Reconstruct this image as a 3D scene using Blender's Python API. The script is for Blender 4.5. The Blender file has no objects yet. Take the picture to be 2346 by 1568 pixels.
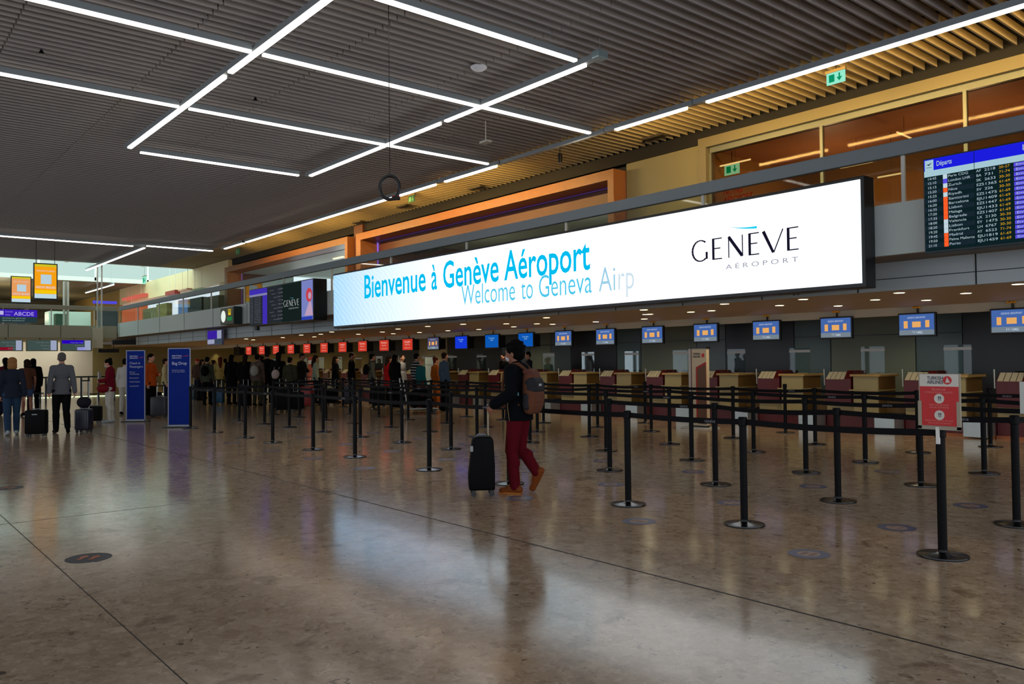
import bpy, bmesh, math, random
from mathutils import Vector, Matrix
import numpy as np
random.seed(7)
sc = bpy.context.scene
C = sc.collection
# ------------------------------------------------------------------ camera
F_PX, YAW, PITCH, ROLL = 1864.4, -.878055, .0220476, -.0103144
CAM = np.array([0, 0, 1.5])
_cy, _sy, _cp, _sp, _cr, _sr = math.cos(YAW), math.sin(YAW), math.cos(PITCH), math.sin(PITCH), math.cos(ROLL), math.sin(ROLL)
_fwd = np.array([_sy*_cp, _cy*_cp, _sp]); _right = np.array([_cy, -_sy, 0]); _up = np.cross(_right, _fwd)
_r = _cr*_right+_sr*_up; _u = -_sr*_right+_cr*_up
cd = bpy.data.cameras.new('camera'); cam = bpy.data.objects.new('camera', cd); C.objects.link(cam)
cam.matrix_world = Matrix(((_r[0], _u[0], -_fwd[0], 0), (_r[1], _u[1], -_fwd[1], 0), (_r[2], _u[2], -_fwd[2], 1.5), (0, 0, 0, 1)))
cd.sensor_width = 36; cd.sensor_fit = 'HORIZONTAL'; cd.lens = F_PX/2346*36; cd.clip_end = 300
sc.camera = cam

def at(x, y, ax, v):
    """the point of the hall seen at photo pixel x, y on the plane ax = v"""
    d = _r*((x-1173)/F_PX)+(-_u)*((y-784)/F_PX)+_fwd
    i = 'XYZ'.index(ax); t = (v-CAM[i])/d[i]
    return Vector(CAM+t*d)
# ------------------------------------------------------------------ world and exposure
w = bpy.data.worlds.new('world'); sc.world = w; w.use_nodes = True
wn = w.node_tree.nodes['Background']; wn.inputs[0].default_value = (.84, .90, 1, 1); wn.inputs[1].default_value = WORLD_STRENGTH = 1.6
sc.view_settings.view_transform = 'Standard'; sc.view_settings.look = 'None'
sc.view_settings.exposure = 0.0; sc.view_settings.gamma = 1; sc.view_settings.use_curve_mapping = False
WARM_UP, LED, DOWN, DESK_FILL, BARS, ROOF, ENDW, SHOP = 200, 1.45, 8.0, 55, 6.5, 4.5, 110, 40     # strengths of the warm uplights, screen, downlights, added desk spots, light bars, roof light, added end wall spots, added room lights
# ------------------------------------------------------------------ materials
def lin(c):
    return tuple(((v/255)/12.92 if v/255 <= .04045 else ((v/255+.055)/1.055)**2.4) for v in c)
MATS = {}
def mat(name, rgb, rough=.5, metal=0., emit=None, estr=0., coat=0., var=0., vscale=20., alpha=None, spec=None):
    if name in MATS: return MATS[name]
    m = bpy.data.materials.new(name); m.use_nodes = True; n = m.node_tree.nodes; l = m.node_tree.links
    b = n['Principled BSDF']; c = (*lin(rgb), 1)
    b.inputs['Base Color'].default_value = c; b.inputs['Roughness'].default_value = rough; b.inputs['Metallic'].default_value = metal
    if spec is not None: b.inputs['Specular IOR Level'].default_value = spec
    if coat: b.inputs['Coat Weight'].default_value = coat
    if emit: b.inputs['Emission Color'].default_value = (*lin(emit), 1); b.inputs['Emission Strength'].default_value = estr
    if var:
        tc = n.new('ShaderNodeTexCoord'); no = n.new('ShaderNodeTexNoise'); no.inputs['Scale'].default_value = vscale; no.inputs['Detail'].default_value = 4
        mx = n.new('ShaderNodeMix'); mx.data_type = 'RGBA'
        mx.inputs[6].default_value = tuple(v*(1-var) for v in c[:3])+(1,); mx.inputs[7].default_value = tuple(min(1, v*(1+var)) for v in c[:3])+(1,)
        l.new(tc.outputs['Object'], no.inputs['Vector']); l.new(no.outputs['Fac'], mx.inputs[0]); l.new(mx.outputs[2], b.inputs['Base Color'])
    MATS[name] = m; return m
def matte(name, rgb, rough=.85): return mat(name, rgb, rough, spec=.15)
NW = 'zero one two three four five six seven eight nine ten eleven twelve thirteen fourteen fifteen sixteen seventeen eighteen nineteen'.split()
def words(n_):
    return NW[n_] if n_ < 20 else ['twenty', 'thirty', 'forty', 'fifty', 'sixty', 'seventy', 'eighty', 'ninety'][n_//10-2]+('-'+NW[n_ % 10] if n_ % 10 else '')
def glow(name, rgb, s):
    if name in MATS: return MATS[name]
    m = bpy.data.materials.new(name); m.use_nodes = True; n = m.node_tree.nodes; n.remove(n['Principled BSDF'])
    e = n.new('ShaderNodeEmission'); e.inputs[0].default_value = (*lin(rgb), 1); e.inputs[1].default_value = s
    m.node_tree.links.new(e.outputs[0], n['Material Output'].inputs[0]); MATS[name] = m; return m
def glass(name, rgb, refl=.12, rough=.02, k=.35):
    m = bpy.data.materials.new(name); m.use_nodes = True; n = m.node_tree.nodes; l = m.node_tree.links; n.remove(n['Principled BSDF'])
    t = n.new('ShaderNodeBsdfTransparent'); t.inputs[0].default_value = (*lin(rgb), 1)
    g = n.new('ShaderNodeBsdfGlossy'); g.inputs['Roughness'].default_value = rough
    f = n.new('ShaderNodeFresnel'); f.inputs[0].default_value = 1.5
    ma = n.new('ShaderNodeMath'); ma.operation = 'MULTIPLY_ADD'; ma.inputs[1].default_value = k; ma.inputs[2].default_value = refl*.1; ma.use_clamp = True
    mx = n.new('ShaderNodeMixShader')
    l.new(f.outputs[0], ma.inputs[0]); l.new(ma.outputs[0], mx.inputs[0]); l.new(t.outputs[0], mx.inputs[1]); l.new(g.outputs[0], mx.inputs[2])
    l.new(mx.outputs[0], n['Material Output'].inputs[0]); MATS[name] = m; return m
# ------------------------------------------------------------------ geometry helpers
class MB:
    def __init__(s): s.bm = bmesh.new(); s.mi = 0
    def _tag(s, fs):
        for f in fs: f.material_index = s.mi
    def box(s, x0, x1, y0, y1, z0, z1, bev=0):
        v = [s.bm.verts.new(p) for p in ((x0,y0,z0),(x1,y0,z0),(x1,y1,z0),(x0,y1,z0),(x0,y0,z1),(x1,y0,z1),(x1,y1,z1),(x0,y1,z1))]
        fs = [s.bm.faces.new([v[i] for i in q]) for q in ((3,2,1,0),(4,5,6,7),(0,1,5,4),(1,2,6,5),(2,3,7,6),(3,0,4,7))]
        s._tag(fs)
        if bev:
            es = list({e for f in fs for e in f.edges})
            r = bmesh.ops.bevel(s.bm, geom=es, offset=bev, segments=2, profile=.6, affect='EDGES')
            s._tag(r['faces'])
        return s
    def prism(s, pts, a, b, ax='Y'):
        def P(u, v, t): return {'Y': (u, t, v), 'X': (t, u, v), 'Z': (u, v, t)}[ax]
        A = [s.bm.verts.new(P(u, v, a)) for u, v in pts]; B = [s.bm.verts.new(P(u, v, b)) for u, v in pts]
        fs = [s.bm.faces.new(A), s.bm.faces.new(B[::-1])]; n = len(pts)
        for i in range(n): fs.append(s.bm.faces.new((A[i], B[i], B[(i+1) % n], A[(i+1) % n])))
        s._tag(fs); return s
    def tube(s, pts, r, seg=10, caps=True):
        pts = [Vector(p) for p in pts]; rs = r if isinstance(r, (list, tuple)) else [r]*len(pts)
        rings = []; prev = None
        for i, p in enumerate(pts):
            d = (pts[min(i+1, len(pts)-1)]-pts[max(i-1, 0)]).normalized()
            if prev is None:
                a = d.orthogonal().normalized()
            else:
                a = (prev-d*prev.dot(d)); a = a.normalized() if a.length > 1e-5 else d.orthogonal().normalized()
            prev = a; b = d.cross(a)
            rings.append([s.bm.verts.new(p+rs[i]*(math.cos(t)*a+math.sin(t)*b)) for t in [2*math.pi*k/seg for k in range(seg)]])
        fs = []
        for A, B in zip(rings, rings[1:]):
            for k in range(seg): fs.append(s.bm.faces.new((A[k], A[(k+1) % seg], B[(k+1) % seg], B[k])))
        if caps: fs.append(s.bm.faces.new(rings[0][::-1])); fs.append(s.bm.faces.new(rings[-1]))
        s._tag(fs); return s
    def lathe(s, prof, cx=0, cy=0, seg=28):
        rings = [[s.bm.verts.new((cx+r*math.cos(2*math.pi*k/seg), cy+r*math.sin(2*math.pi*k/seg), z)) for k in range(seg)] for r, z in prof]
        fs = []
        for A, B in zip(rings, rings[1:]):
            for k in range(seg): fs.append(s.bm.faces.new((A[k], A[(k+1) % seg], B[(k+1) % seg], B[k])))
        fs.append(s.bm.faces.new(rings[0][::-1])); fs.append(s.bm.faces.new(rings[-1])); s._tag(fs); return s
    def disc(s, c, r, ax='Z', t=.002, seg=28, sx=1):
        M = {'Z': lambda u, v, k: (c[0]+u, c[1]+v, c[2]+k), 'Y': lambda u, v, k: (c[0]+u, c[1]-k, c[2]+v), 'X': lambda u, v, k: (c[0]+k, c[1]+u, c[2]+v)}[ax]
        A = [s.bm.verts.new(M(sx*r*math.cos(2*math.pi*k/seg), r*math.sin(2*math.pi*k/seg), 0)) for k in range(seg)]
        B = [s.bm.verts.new(M(sx*r*math.cos(2*math.pi*k/seg), r*math.sin(2*math.pi*k/seg), t)) for k in range(seg)]
        fs = [s.bm.faces.new(A[::-1]), s.bm.faces.new(B)]+[s.bm.faces.new((A[k], A[(k+1) % seg], B[(k+1) % seg], B[k])) for k in range(seg)]
        s._tag(fs); return s
    def quad(s, *p):
        s._tag([s.bm.faces.new([s.bm.verts.new(q) for q in p])]); return s
    def xf(s, M): bmesh.ops.transform(s.bm, matrix=M, verts=s.bm.verts); return s
    def mesh(s, name, smooth=False):
        bmesh.ops.recalc_face_normals(s.bm, faces=s.bm.faces)
        me = bpy.data.meshes.new(name); s.bm.to_mesh(me); s.bm.free()
        if smooth:
            for p in me.polygons: p.use_smooth = True
            me.set_sharp_from_angle(angle=math.radians(40))
        return me
    def build(s, name, m, parent=None, smooth=False, world=False, loc=None):
        me = s.mesh(name, smooth)
        for x in (m if isinstance(m, (list, tuple)) else [m]): me.materials.append(x)
        return link(name, me, parent, world, loc)
def link(name, me, parent=None, world=False, loc=None):
    o = bpy.data.objects.new(name, me); C.objects.link(o)
    if parent:
        o.parent = parent
        if world: o.matrix_parent_inverse = parent_matrix(parent).inverted()
    if loc is not None: o.location = loc
    return o
def parent_matrix(o):
    M = Matrix.LocRotScale(o.location, o.rotation_euler, o.scale)
    if o.parent: M = parent_matrix(o.parent) @ o.matrix_parent_inverse @ M
    return M
def thing(name, label, cat, loc=(0, 0, 0), rz=0, group=None):
    o = bpy.data.objects.new(name, None); C.objects.link(o); o.empty_display_size = .1
    o.location = loc; o.rotation_euler = (0, 0, rz); return tag(o, label, cat, group)
def tag(o, label, cat, group=None):
    o['label'] = label; o['category'] = cat
    if group: o['group'] = group
    return o
def struct(o): o['kind'] = 'structure'; return o
def clone(root, loc, rz, label, group=None):
    r = root.copy(); C.objects.link(r); r.location = loc; r.rotation_euler = (0, 0, rz); r['label'] = label
    if group: r['group'] = group
    for ch in list(root.children):
        c = ch.copy(); C.objects.link(c); c.parent = r
        for g in ch.children:
            d = g.copy(); C.objects.link(d); d.parent = c
    return r
_txt = {}
def text_mesh(s, bold=0, spacing=1.0, extrude=0.0, align='LEFT', key=None):
    """lettering as a mesh in the XY plane, cap height about .7"""
    k = (s, bold, spacing, extrude, align)
    if k in _txt: return _txt[k].copy()
    cu = bpy.data.curves.new('lettering', 'FONT'); cu.body = s; cu.offset = bold; cu.space_character = spacing; cu.extrude = extrude; cu.align_x = align; cu.resolution_u = 3
    o = bpy.data.objects.new('lettering', cu); C.objects.link(o)
    dg = bpy.context.evaluated_depsgraph_get(); me = bpy.data.meshes.new_from_object(o.evaluated_get(dg))
    bpy.data.objects.remove(o); bpy.data.curves.remove(cu); _txt[k] = me; return me.copy()
def lettering(s, m, origin, height, width=None, facing='-Y', parent=None, bold=0, spacing=1.0, align='LEFT', world=True, name='lettering', slant=0):
    """writes s with its baseline starting at origin; height = size of the capitals"""
    me = text_mesh(s, bold, spacing, 0.0, align)
    if not me.vertices: return None
    co = np.array([v.co[:] for v in me.vertices]); k = height/.71; sx = k
    if width:
        sx = width/(co[:, 0].max()-co[:, 0].min())
    R = {'-Y': Matrix(((1, 0, 0), (0, 0, -1), (0, 1, 0))), '+X': Matrix(((0, 0, 1), (1, 0, 0), (0, 1, 0))), '+Z': Matrix.Identity(3)}[facing]
    me.transform(Matrix.Translation(Vector(origin)) @ R.to_4x4() @ Matrix.Diagonal((sx, k, 1, 1)))
    me.materials.clear(); me.materials.append(m)
    if parent is None: return me
    return link(name, me, parent, world)
def letters(rows, m, parent, name='lettering', facing='-Y', world=True):
    """many bits of writing as one part: rows = (string, origin, height, width or None, bold, align)"""
    bm = bmesh.new()
    for r in rows:
        s, o, h = r[:3]; wd = r[3] if len(r) > 3 else None; bo = r[4] if len(r) > 4 else 0; al = r[5] if len(r) > 5 else 'LEFT'
        me = lettering(s, m, o, h, wd, facing, None, bo, 1.0, al)
        if me: bm.from_mesh(me); bpy.data.meshes.remove(me)
    me = bpy.data.meshes.new(name); bm.to_mesh(me); bm.free(); me.materials.append(m)
    return link(name, me, parent, world)
PI = math.pi
# ------------------------------------------------------------------ the hall: floor
HX0, HX1 = -62.0, 6.0           # extent of the hall along the desks
def floor_material():
    m = bpy.data.materials.new('polished terrazzo'); m.use_nodes = True; n = m.node_tree.nodes; l = m.node_tree.links; b = n['Principled BSDF']
    tc = n.new('ShaderNodeTexCoord')
    def noise(sc_, det=4, dist=0):
        x = n.new('ShaderNodeTexNoise'); x.inputs['Scale'].default_value = sc_; x.inputs['Detail'].default_value = det; x.inputs['Distortion'].default_value = dist
        l.new(tc.outputs['Object'], x.inputs['Vector']); return x
    def vor(sc_, feat='F1'):
        x = n.new('ShaderNodeTexVoronoi'); x.inputs['Scale'].default_value = sc_; x.feature = feat
        # warp the cells
        wn_ = noise(sc_*.8, 3); ad = n.new('ShaderNodeVectorMath'); ad.operation = 'MULTIPLY_ADD'; ad.inputs[1].default_value = (.12,)*3
        l.new(wn_.outputs['Color'], ad.inputs[0]); l.new(tc.outputs['Object'], ad.inputs[2]); l.new(ad.outputs[0], x.inputs['Vector']); return x
    def ramp(src, stops):
        r = n.new('ShaderNodeValToRGB'); e = r.color_ramp.elements
        while len(e) < len(stops): e.new(.5)
        for q, (p, c) in zip(e, stops): q.position = p; q.color = (*lin(c), 1)
        l.new(src, r.inputs[0]); return r
    def mix(f, a, c, mode='MIX'):
        x = n.new('ShaderNodeMix'); x.data_type = 'RGBA'; x.blend_type = mode
        if isinstance(f, float): x.inputs[0].default_value = f
        else: l.new(f, x.inputs[0])
        l.new(a, x.inputs[6]); l.new(c, x.inputs[7]); return x.outputs[2]
    v1 = vor(9); v2 = vor(26)
    sep = n.new('ShaderNodeSeparateColor'); l.new(v1.outputs['Color'], sep.inputs[0])
    sep2 = n.new('ShaderNodeSeparateColor'); l.new(v2.outputs['Color'], sep2.inputs[0])
    base = ramp(sep.outputs[0], [(0, (168, 146, 124)), (.35, (182, 160, 138)), (.6, (192, 172, 150)), (.85, (206, 188, 168)), (1, (160, 136, 116))])
    small = ramp(sep2.outputs[0], [(0, (120, 100, 84)), (.12, (172, 152, 130)), (.6, (190, 170, 148)), (1, (214, 198, 178))])
    c = mix(.5, base.outputs[0], small.outputs[0])
    n1 = noise(3.2, 5, .6); dk = ramp(n1.outputs['Fac'], [(0, (255,)*3), (.62, (255,)*3), (.70, (190, 178, 168)), (1, (150, 138, 128))])
    c = mix(.8, c, dk.outputs[0], 'MULTIPLY')
    n2 = noise(14, 3, 1.5); sp = ramp(n2.outputs['Fac'], [(0, (255,)*3), (.66, (255,)*3), (.72, (96, 84, 78)), (1, (70, 62, 60))])
    c = mix(.9, c, sp.outputs[0], 'MULTIPLY')
    n3 = noise(.35, 2); tint = ramp(n3.outputs['Fac'], [(.3, (252, 250, 240)), (.7, (250, 242, 232))])
    c = mix(1.0, c, tint.outputs[0], 'MULTIPLY')
    l.new(c, b.inputs['Base Color'])
    rr = n.new('ShaderNodeMapRange'); rr.inputs[3].default_value = .09; rr.inputs[4].default_value = .19
    l.new(n1.outputs['Fac'], rr.inputs[0]); l.new(rr.outputs[0], b.inputs['Roughness'])
    b.inputs['Specular IOR Level'].default_value = .62
    MATS['floor'] = m; return m
MF = floor_material()
joint = mat('joint', (38, 32, 30), .6)
f = MB(); f.box(-100, HX1, -14, 24, -.3, 0)
struct(f.build('floor', MF))
j = MB()
for y, jw in ((4.36, .009), (1.27, .003), (-2.2, .003), (15.2, .004)): j.box(-60, HX1, y-jw, y+jw, 0, .0012)
for x in (-1.2, -9.0, -17, -25, -33, -41): j.box(x-.003, x+.003, -12, 4.35, 0, .0012)
struct(j.build('trim_floor_joints', joint))
# ------------------------------------------------------------------ ceiling of blades
blade = mat('grey metal blade', (190, 184, 180), .5, .1, spec=.35)
deck = mat('black deck', (16, 16, 18), .8)
c = MB(); YJ = [-8.9, -6.7, -4.5, -2.3, -.1, 2.05, 4.25, 6.5, 8.7, 10.9, 13.1, 15.09]
x = -45.0; k = 0
while x < HX1:
    for a, b_ in zip(YJ, YJ[1:]):
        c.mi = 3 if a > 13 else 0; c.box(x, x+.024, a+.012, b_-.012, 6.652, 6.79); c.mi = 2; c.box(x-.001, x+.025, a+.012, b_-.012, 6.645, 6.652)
    x += .213; k += 1
c.mi = 1; c.box(-45.1, HX1, -14.5, 15.4, 7.05, 7.15)
c.box(-45.1, HX1, 15.09, 15.14, 6.36, 7.05)
for y in YJ[1:-1]: c.box(-45, HX1, y-.02, y+.02, 6.80, 6.84)
struct(c.build('ceiling', [blade, deck, mat('dark blade edge', (104, 100, 100), .6, spec=.2), mat('warm lit blade', (228, 210, 160), .5, spec=.3)]))  # last colour: warm uplight glow put into the gallery-side blades
# ------------------------------------------------------------------ gallery edge
panel = mat('grey green cladding', (196, 206, 202), .45)
panel_d = mat('grey fascia', (186, 196, 200), .45)
brown = mat('brown soffit', (112, 92, 72), .6)
seam = mat('dark seam', (30, 32, 32), .7)
XE = -44.2
g = MB(); g.box(XE, HX1, 10.9, 10.98, 2.86, 3.55); g.mi = 1
for i in range(27):
    x = -4.35-3.3*i+3.3
    if XE < x < HX1: g.box(x-.012, x+.012, 10.895, 10.9, 2.86, 3.55)
struct(g.build('wall_gallery_parapet', [panel, seam]))
g = MB(); g.box(XE, HX1, 11.75, 11.85, 2.45, 2.87)
g.mi = 1
g.box(XE, HX1, 11.744, 11.75, 2.615, 2.625)
x = -4.4
while x > XE: g.box(x-.008, x+.008, 11.742, 11.75, 2.45, 2.87); x -= 1.64
fascia = struct(g.build('wall_fascia', [panel_d, seam]))
struct(MB().box(XE-6, HX1, 10.98, 19.3, 2.86, 3.15).build('trim_gallery_slab', brown))
soff = mat('tan soffit', (192, 166, 136), .55, var=.06, vscale=3)
s_ = MB().box(-49.6, HX1, 11.85, 19.3, 2.45, 2.6)
struct(s_.build('ceiling_soffit', soff))
hdr = mat('cream header', (206, 198, 176), .5)
g = MB(); g.box(-49, HX1, 15.98, 16.12, 2.29, 2.45)
struct(g.build('trim_header', hdr))
# rail
railm = mat('grey rail', (118, 128, 134), .45, .3)
white = mat('white paint', (214, 214, 206), .5)
clear = glass('clear pane', (236, 242, 240), .05)
t = thing('guard_rail', 'long grey guard rail with glass panes along the gallery above the big screen', 'railing', (XE, 11, 3.15))
MB().box(XE, HX1, 10.93, 11.03, 4.19, 4.385, .008).build('top_rail', railm, t, world=True)
x = -5.0
while x > XE: MB().box(x-.022, x+.022, 10.99, 11.03, 3.3, 4.19).build('rail_post', white, t, world=True); x -= 3.28
MB().box(XE, HX1, 11.005, 11.015, 3.15, 4.19).build('glass_pane', clear, t, world=True)
# ------------------------------------------------------------------ wall behind the gallery
cream = mat('cream wall', (128, 122, 88), .6, var=.04, vscale=2)
wood = mat('orange wood portal', (150, 92, 42), .45, var=.15, vscale=6)
wood_d = mat('dark brown reveal', (92, 48, 30), .5)
YW = 15.14
struct(MB().box(-13.7, -11.4, YW, YW+.2, 3.15, 6.45).build('wall_gallery', cream))
def portal(n, x0, x1, ztop, m, thick=.34, y0=14.72):
    g = MB(); g.box(x0, x1, y0, YW+.3, ztop-.25, ztop); g.box(x0, x0+thick, y0, YW+.3, 3.15, ztop-.25); g.box(x1-thick*.6, x1, y0, YW+.3, 3.15, ztop-.25)
    struct(g.build('trim_portal_%d' % n, m))
portal(1, -26.7, -13.75, 6.2, wood); portal(2, -39.9, -27.35, 6.2, wood)
struct(MB().box(-27.35, -26.7, 15.0, YW+.2, 3.15, 6.6).build('wall_pier', wood_d))
g = MB(); g.box(-60, -39.9, 14.9, 15.3, 5.55, 6.62); g.box(-41.4, -39.9, 15.0, 15.3, 3.15, 5.6)
struct(g.build('wall_upper_beam', mat('pale beam', (226, 206, 160), .5)))
struct(MB().box(-45, HX1, YW+.2, YW+.4, 6.2, 7.0).build('wall_above_portals', deck))
# rooms behind the portals
rev = mat('grey green room wall', (116, 120, 104), .6); roomc = mat('pale ceiling', (150, 158, 146), .5)
g = MB(); g.box(-26.36, -13.95, 19.6, 19.7, 3.15, 6.0); g.mi = 1; g.box(-26.36, -13.95, YW+.3, 19.6, 5.93, 6.0)
g.mi = 2; g.box(-26.4, -26.3, YW+.3, 19.6, 3.15, 5.93); g.box(-14.0, -13.95, YW+.3, 19.6, 3.15, 5.93)
g.box(-26.3, -14, YW+.3, YW+.9, 5.55, 5.93)
struct(g.build('wall_lounge', [rev, roomc, wood_d]))
g = MB(); g.box(-39.6, -27.6, YW+.3, 21.6, 5.93, 6.0); g.mi = 1; g.box(-39.7, -39.6, YW+.3, 18.2, 3.15, 5.93); g.box(-27.6, -27.5, YW+.3, 21, 3.15, 5.93)
struct(g.build('wall_lounge_far', [mat('mint ceiling', (176, 186, 176), .5), wood_d]))
mint = glow('daylight glazing', (205, 232, 222), 1.5)
def grid_window(n, a, b_, z0, z1, y, cols, ax='Y'):
    t = MB(); bw = .035
    for i in range(cols+1):
        u = a+(b_-a)*i/cols
        t.box(u-bw, u+bw, y-.05, y+.03, z0, z1) if ax == 'Y' else t.box(y-.05, y+.05, u-bw, u+bw, z0, z1)
    for z in (z0, z1): t.box(a, b_, y-.05, y+.03, z-bw, z+bw) if ax == 'Y' else t.box(y-.05, y+.05, a, b_, z-bw, z+bw)
    o = struct(t.build('window_%d' % n, white))
    q = MB(); q.box(a, b_, y, y+.02, z0, z1) if ax == 'Y' else q.box(y, y+.02, a, b_, z0, z1)
    q.build('pane', mint, o); return o
grid_window(1, -39.4, -27.8, 3.2, 5.6, 21.2, 8)
# storefront on the right
gold = mat('champagne frame', (124, 116, 88), .45, .2)
g = MB(); g.box(-11.43, HX1, YW-.1, YW+.25, 6.25, 6.47); g.box(-11.43, -11.22, YW-.1, YW+.25, 3.15, 6.25)
struct(g.build('trim_storefront', gold))
g = MB(); g.box(-11.2, HX1, YW+.02, YW+.1, 6.13, 6.25)
for x in (-11.2, -8.5, -5.8, -3.1): g.box(x-.03, x+.03, YW+.02, YW+.1, 3.15, 6.13)
sf = struct(g.build('window_2', mat('mullion', (118, 122, 108), .4, .3)))
MB().box(-11.2, HX1, YW+.05, YW+.06, 3.15, 6.13).build('pane', glass('shop glass', (226, 210, 190), .0, .02, .08), sf)
shopw = mat('ochre shop wall', (150, 112, 56), .6); shopc = mat('red brown shop ceiling', (156, 108, 72), .5, var=.1, vscale=2)
struct(MB().box(-11.4, HX1, 19.4, 19.5, 3.15, 6.28).build('wall_shop_back', shopw)); struct(MB().box(-11.5, -11.4, YW+.25, 19.5, 3.15, 6.28).build('wall_shop_side', shopw)); struct(MB().box(-11.4, HX1, YW+.25, 19.4, 6.28, 6.35).build('ceiling_shop', shopc))
# ------------------------------------------------------------------ wall behind the desks
tones = {'a': mat('slate panel', (84, 98, 104), .3), 'b': mat('olive grey panel', (112, 122, 108), .45), 'k': mat('black opening', (10, 12, 20), .3),
         't': mat('teal grey panel', (70, 92, 94), .3), 'o': mat('olive wall', (132, 116, 66), .6), 'c': mat('lit cream panel', (170, 158, 118), .5), 'd': mat('dark panel', (34, 38, 42), .35)}
seg = [(-49.6, -33.3, 'o'), (-33.3, -29.1, 'd'), (-29.1, -27, 'c'), (-27, -23.5, 'd'), (-23.5, -21.9, 'a'), (-21.9, -20.8, 'b'), (-20.8, -19.8, 'a'), (-19.8, -17.7, 'k'), (-17.7, -16.7, 't'),
       (-16.7, -14.6, 'b'), (-14.6, -13.6, 'a'), (-13.6, -11.5, 'k'), (-11.5, -10.5, 't'), (-10.5, -8.43, 'b'), (-8.43, -7.42, 't'), (-7.42, -4.4, 'd'), (-4.4, HX1, 'a')]
g = MB(); ms = list(tones)
for a, b_, k in seg:
    g.mi = ms.index(k); g.box(a+.012, b_-.012, 19, 19.1, 0, 2.45)
g.mi = ms.index('k'); g.box(-49.6, HX1, 19.04, 19.12, 0, 2.45); g.box(-26.9, HX1, 18.99, 19.005, 1.995, 2.015)
struct(g.build('wall_back', [tones[k] for k in ms]))
olive_end = mat('olive end wall', (150, 136, 84), .6)
struct(MB().box(-49.7, -49.5, 10.9, 19, 0, 2.6).build('wall_end', olive_end))
struct(MB().box(-49.7, -49.5, -14, 10.9, 0, 2.7).build('wall_white', mat('lit white wall', (232, 226, 206), .5)))
# ------------------------------------------------------------------ far gallery across the end of the hall
XG = -44.6
g = MB(); g.box(XG-.1, XG, -9, 10.95, 2.8, 3.42); g.mi = 1
for y in (-2, 0, 2, 4, 6.2, 8.4): g.box(XG, XG+.004, y-.012, y+.012, 2.8, 3.42)
struct(g.build('wall_end_parapet', [mat('pale end cladding', (176, 174, 150), .45), seam]))
struct(MB().box(-95, XG-.1, -14, 15, 2.8, 3.1).build('trim_end_slab', brown))
g = MB(); g.box(-49.5, XG-.1, -9, 10.9, 2.70, 2.8); struct(g.build('ceiling_under_gallery', mat('warm soffit', (196, 176, 130), .6)))
t = thing('guard_rail', 'pale guard rail across the end of the hall above the grey green panels', 'railing', (XG, 0, 3.1))
MB().box(XG-.06, XG, -9, 10.95, 4.19, 4.40, .008).build('top_rail', mat('pale rail', (170, 168, 146), .4), t, world=True)
MB().box(XG-.04, XG-.03, -9, 10.95, 3.1, 4.19).build('glass_pane', clear, t, world=True)
for y in (9.9, 8.0, 6.0, 4.0, 2.0): MB().box(XG-.05, XG-.02, y-.02, y+.02, 3.42, 4.19).build('rail_post', white, t, world=True)
# roof light and the hall beyond
g = MB(); g.box(-53.9, -45.1, -9, 20, 8.0, 8.1)
sky = struct(g.build('window_3', glow('milky roof light', (205, 235, 228), ROOF)))
g = MB(); 
for y in (2, 6.2, 10.4, 14.6): g.box(-53.9, -45.1, y-.12, y+.12, 7.55, 7.95)
for x in (-51.5, -48.6): g.box(x-.05, x+.05, -9, 20, 7.7, 7.9)
struct(g.build('trim_roof_light', white))
struct(MB().box(-45.15, -45.05, -9, 15.2, 6.62, 8.1).build('wall_roof_light_near', white))
struct(MB().box(-54.0, -53.85, -9, 20, 6.5, 8.1).build('window_4', glow('far glazing', (200, 230, 222), .95)))
g = MB(); [g.box(-53.85, -53.80, y-.05, y+.05, 6.55, 8.0) for y in (0, 3, 6, 9, 12, 15)]; g.box(-53.85, -53.8, -9, 20, 6.5, 6.75); struct(g.build('trim_far_glazing', white))
struct(MB().box(-95, -53.9, -14, 20, 6.64, 6.75).build('ceiling_far', mat('far ceiling', (140, 134, 110), .5)))
struct(MB().box(-95.2, -95, -14, 20, 0, 7).build('wall_far', mat('far wall', (110, 96, 66), .6)))
struct(MB().box(-95, -60, 14.9, 15.1, 3.1, 6.6).build('wall_far_side', mat('far side wall', (160, 130, 70), .6)))
struct(MB().box(-74, -73.8, -14, 15, 3.1, 6.6).build('wall_far_screen', mat('dark brown wall', (84, 76, 52), .6)))
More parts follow.
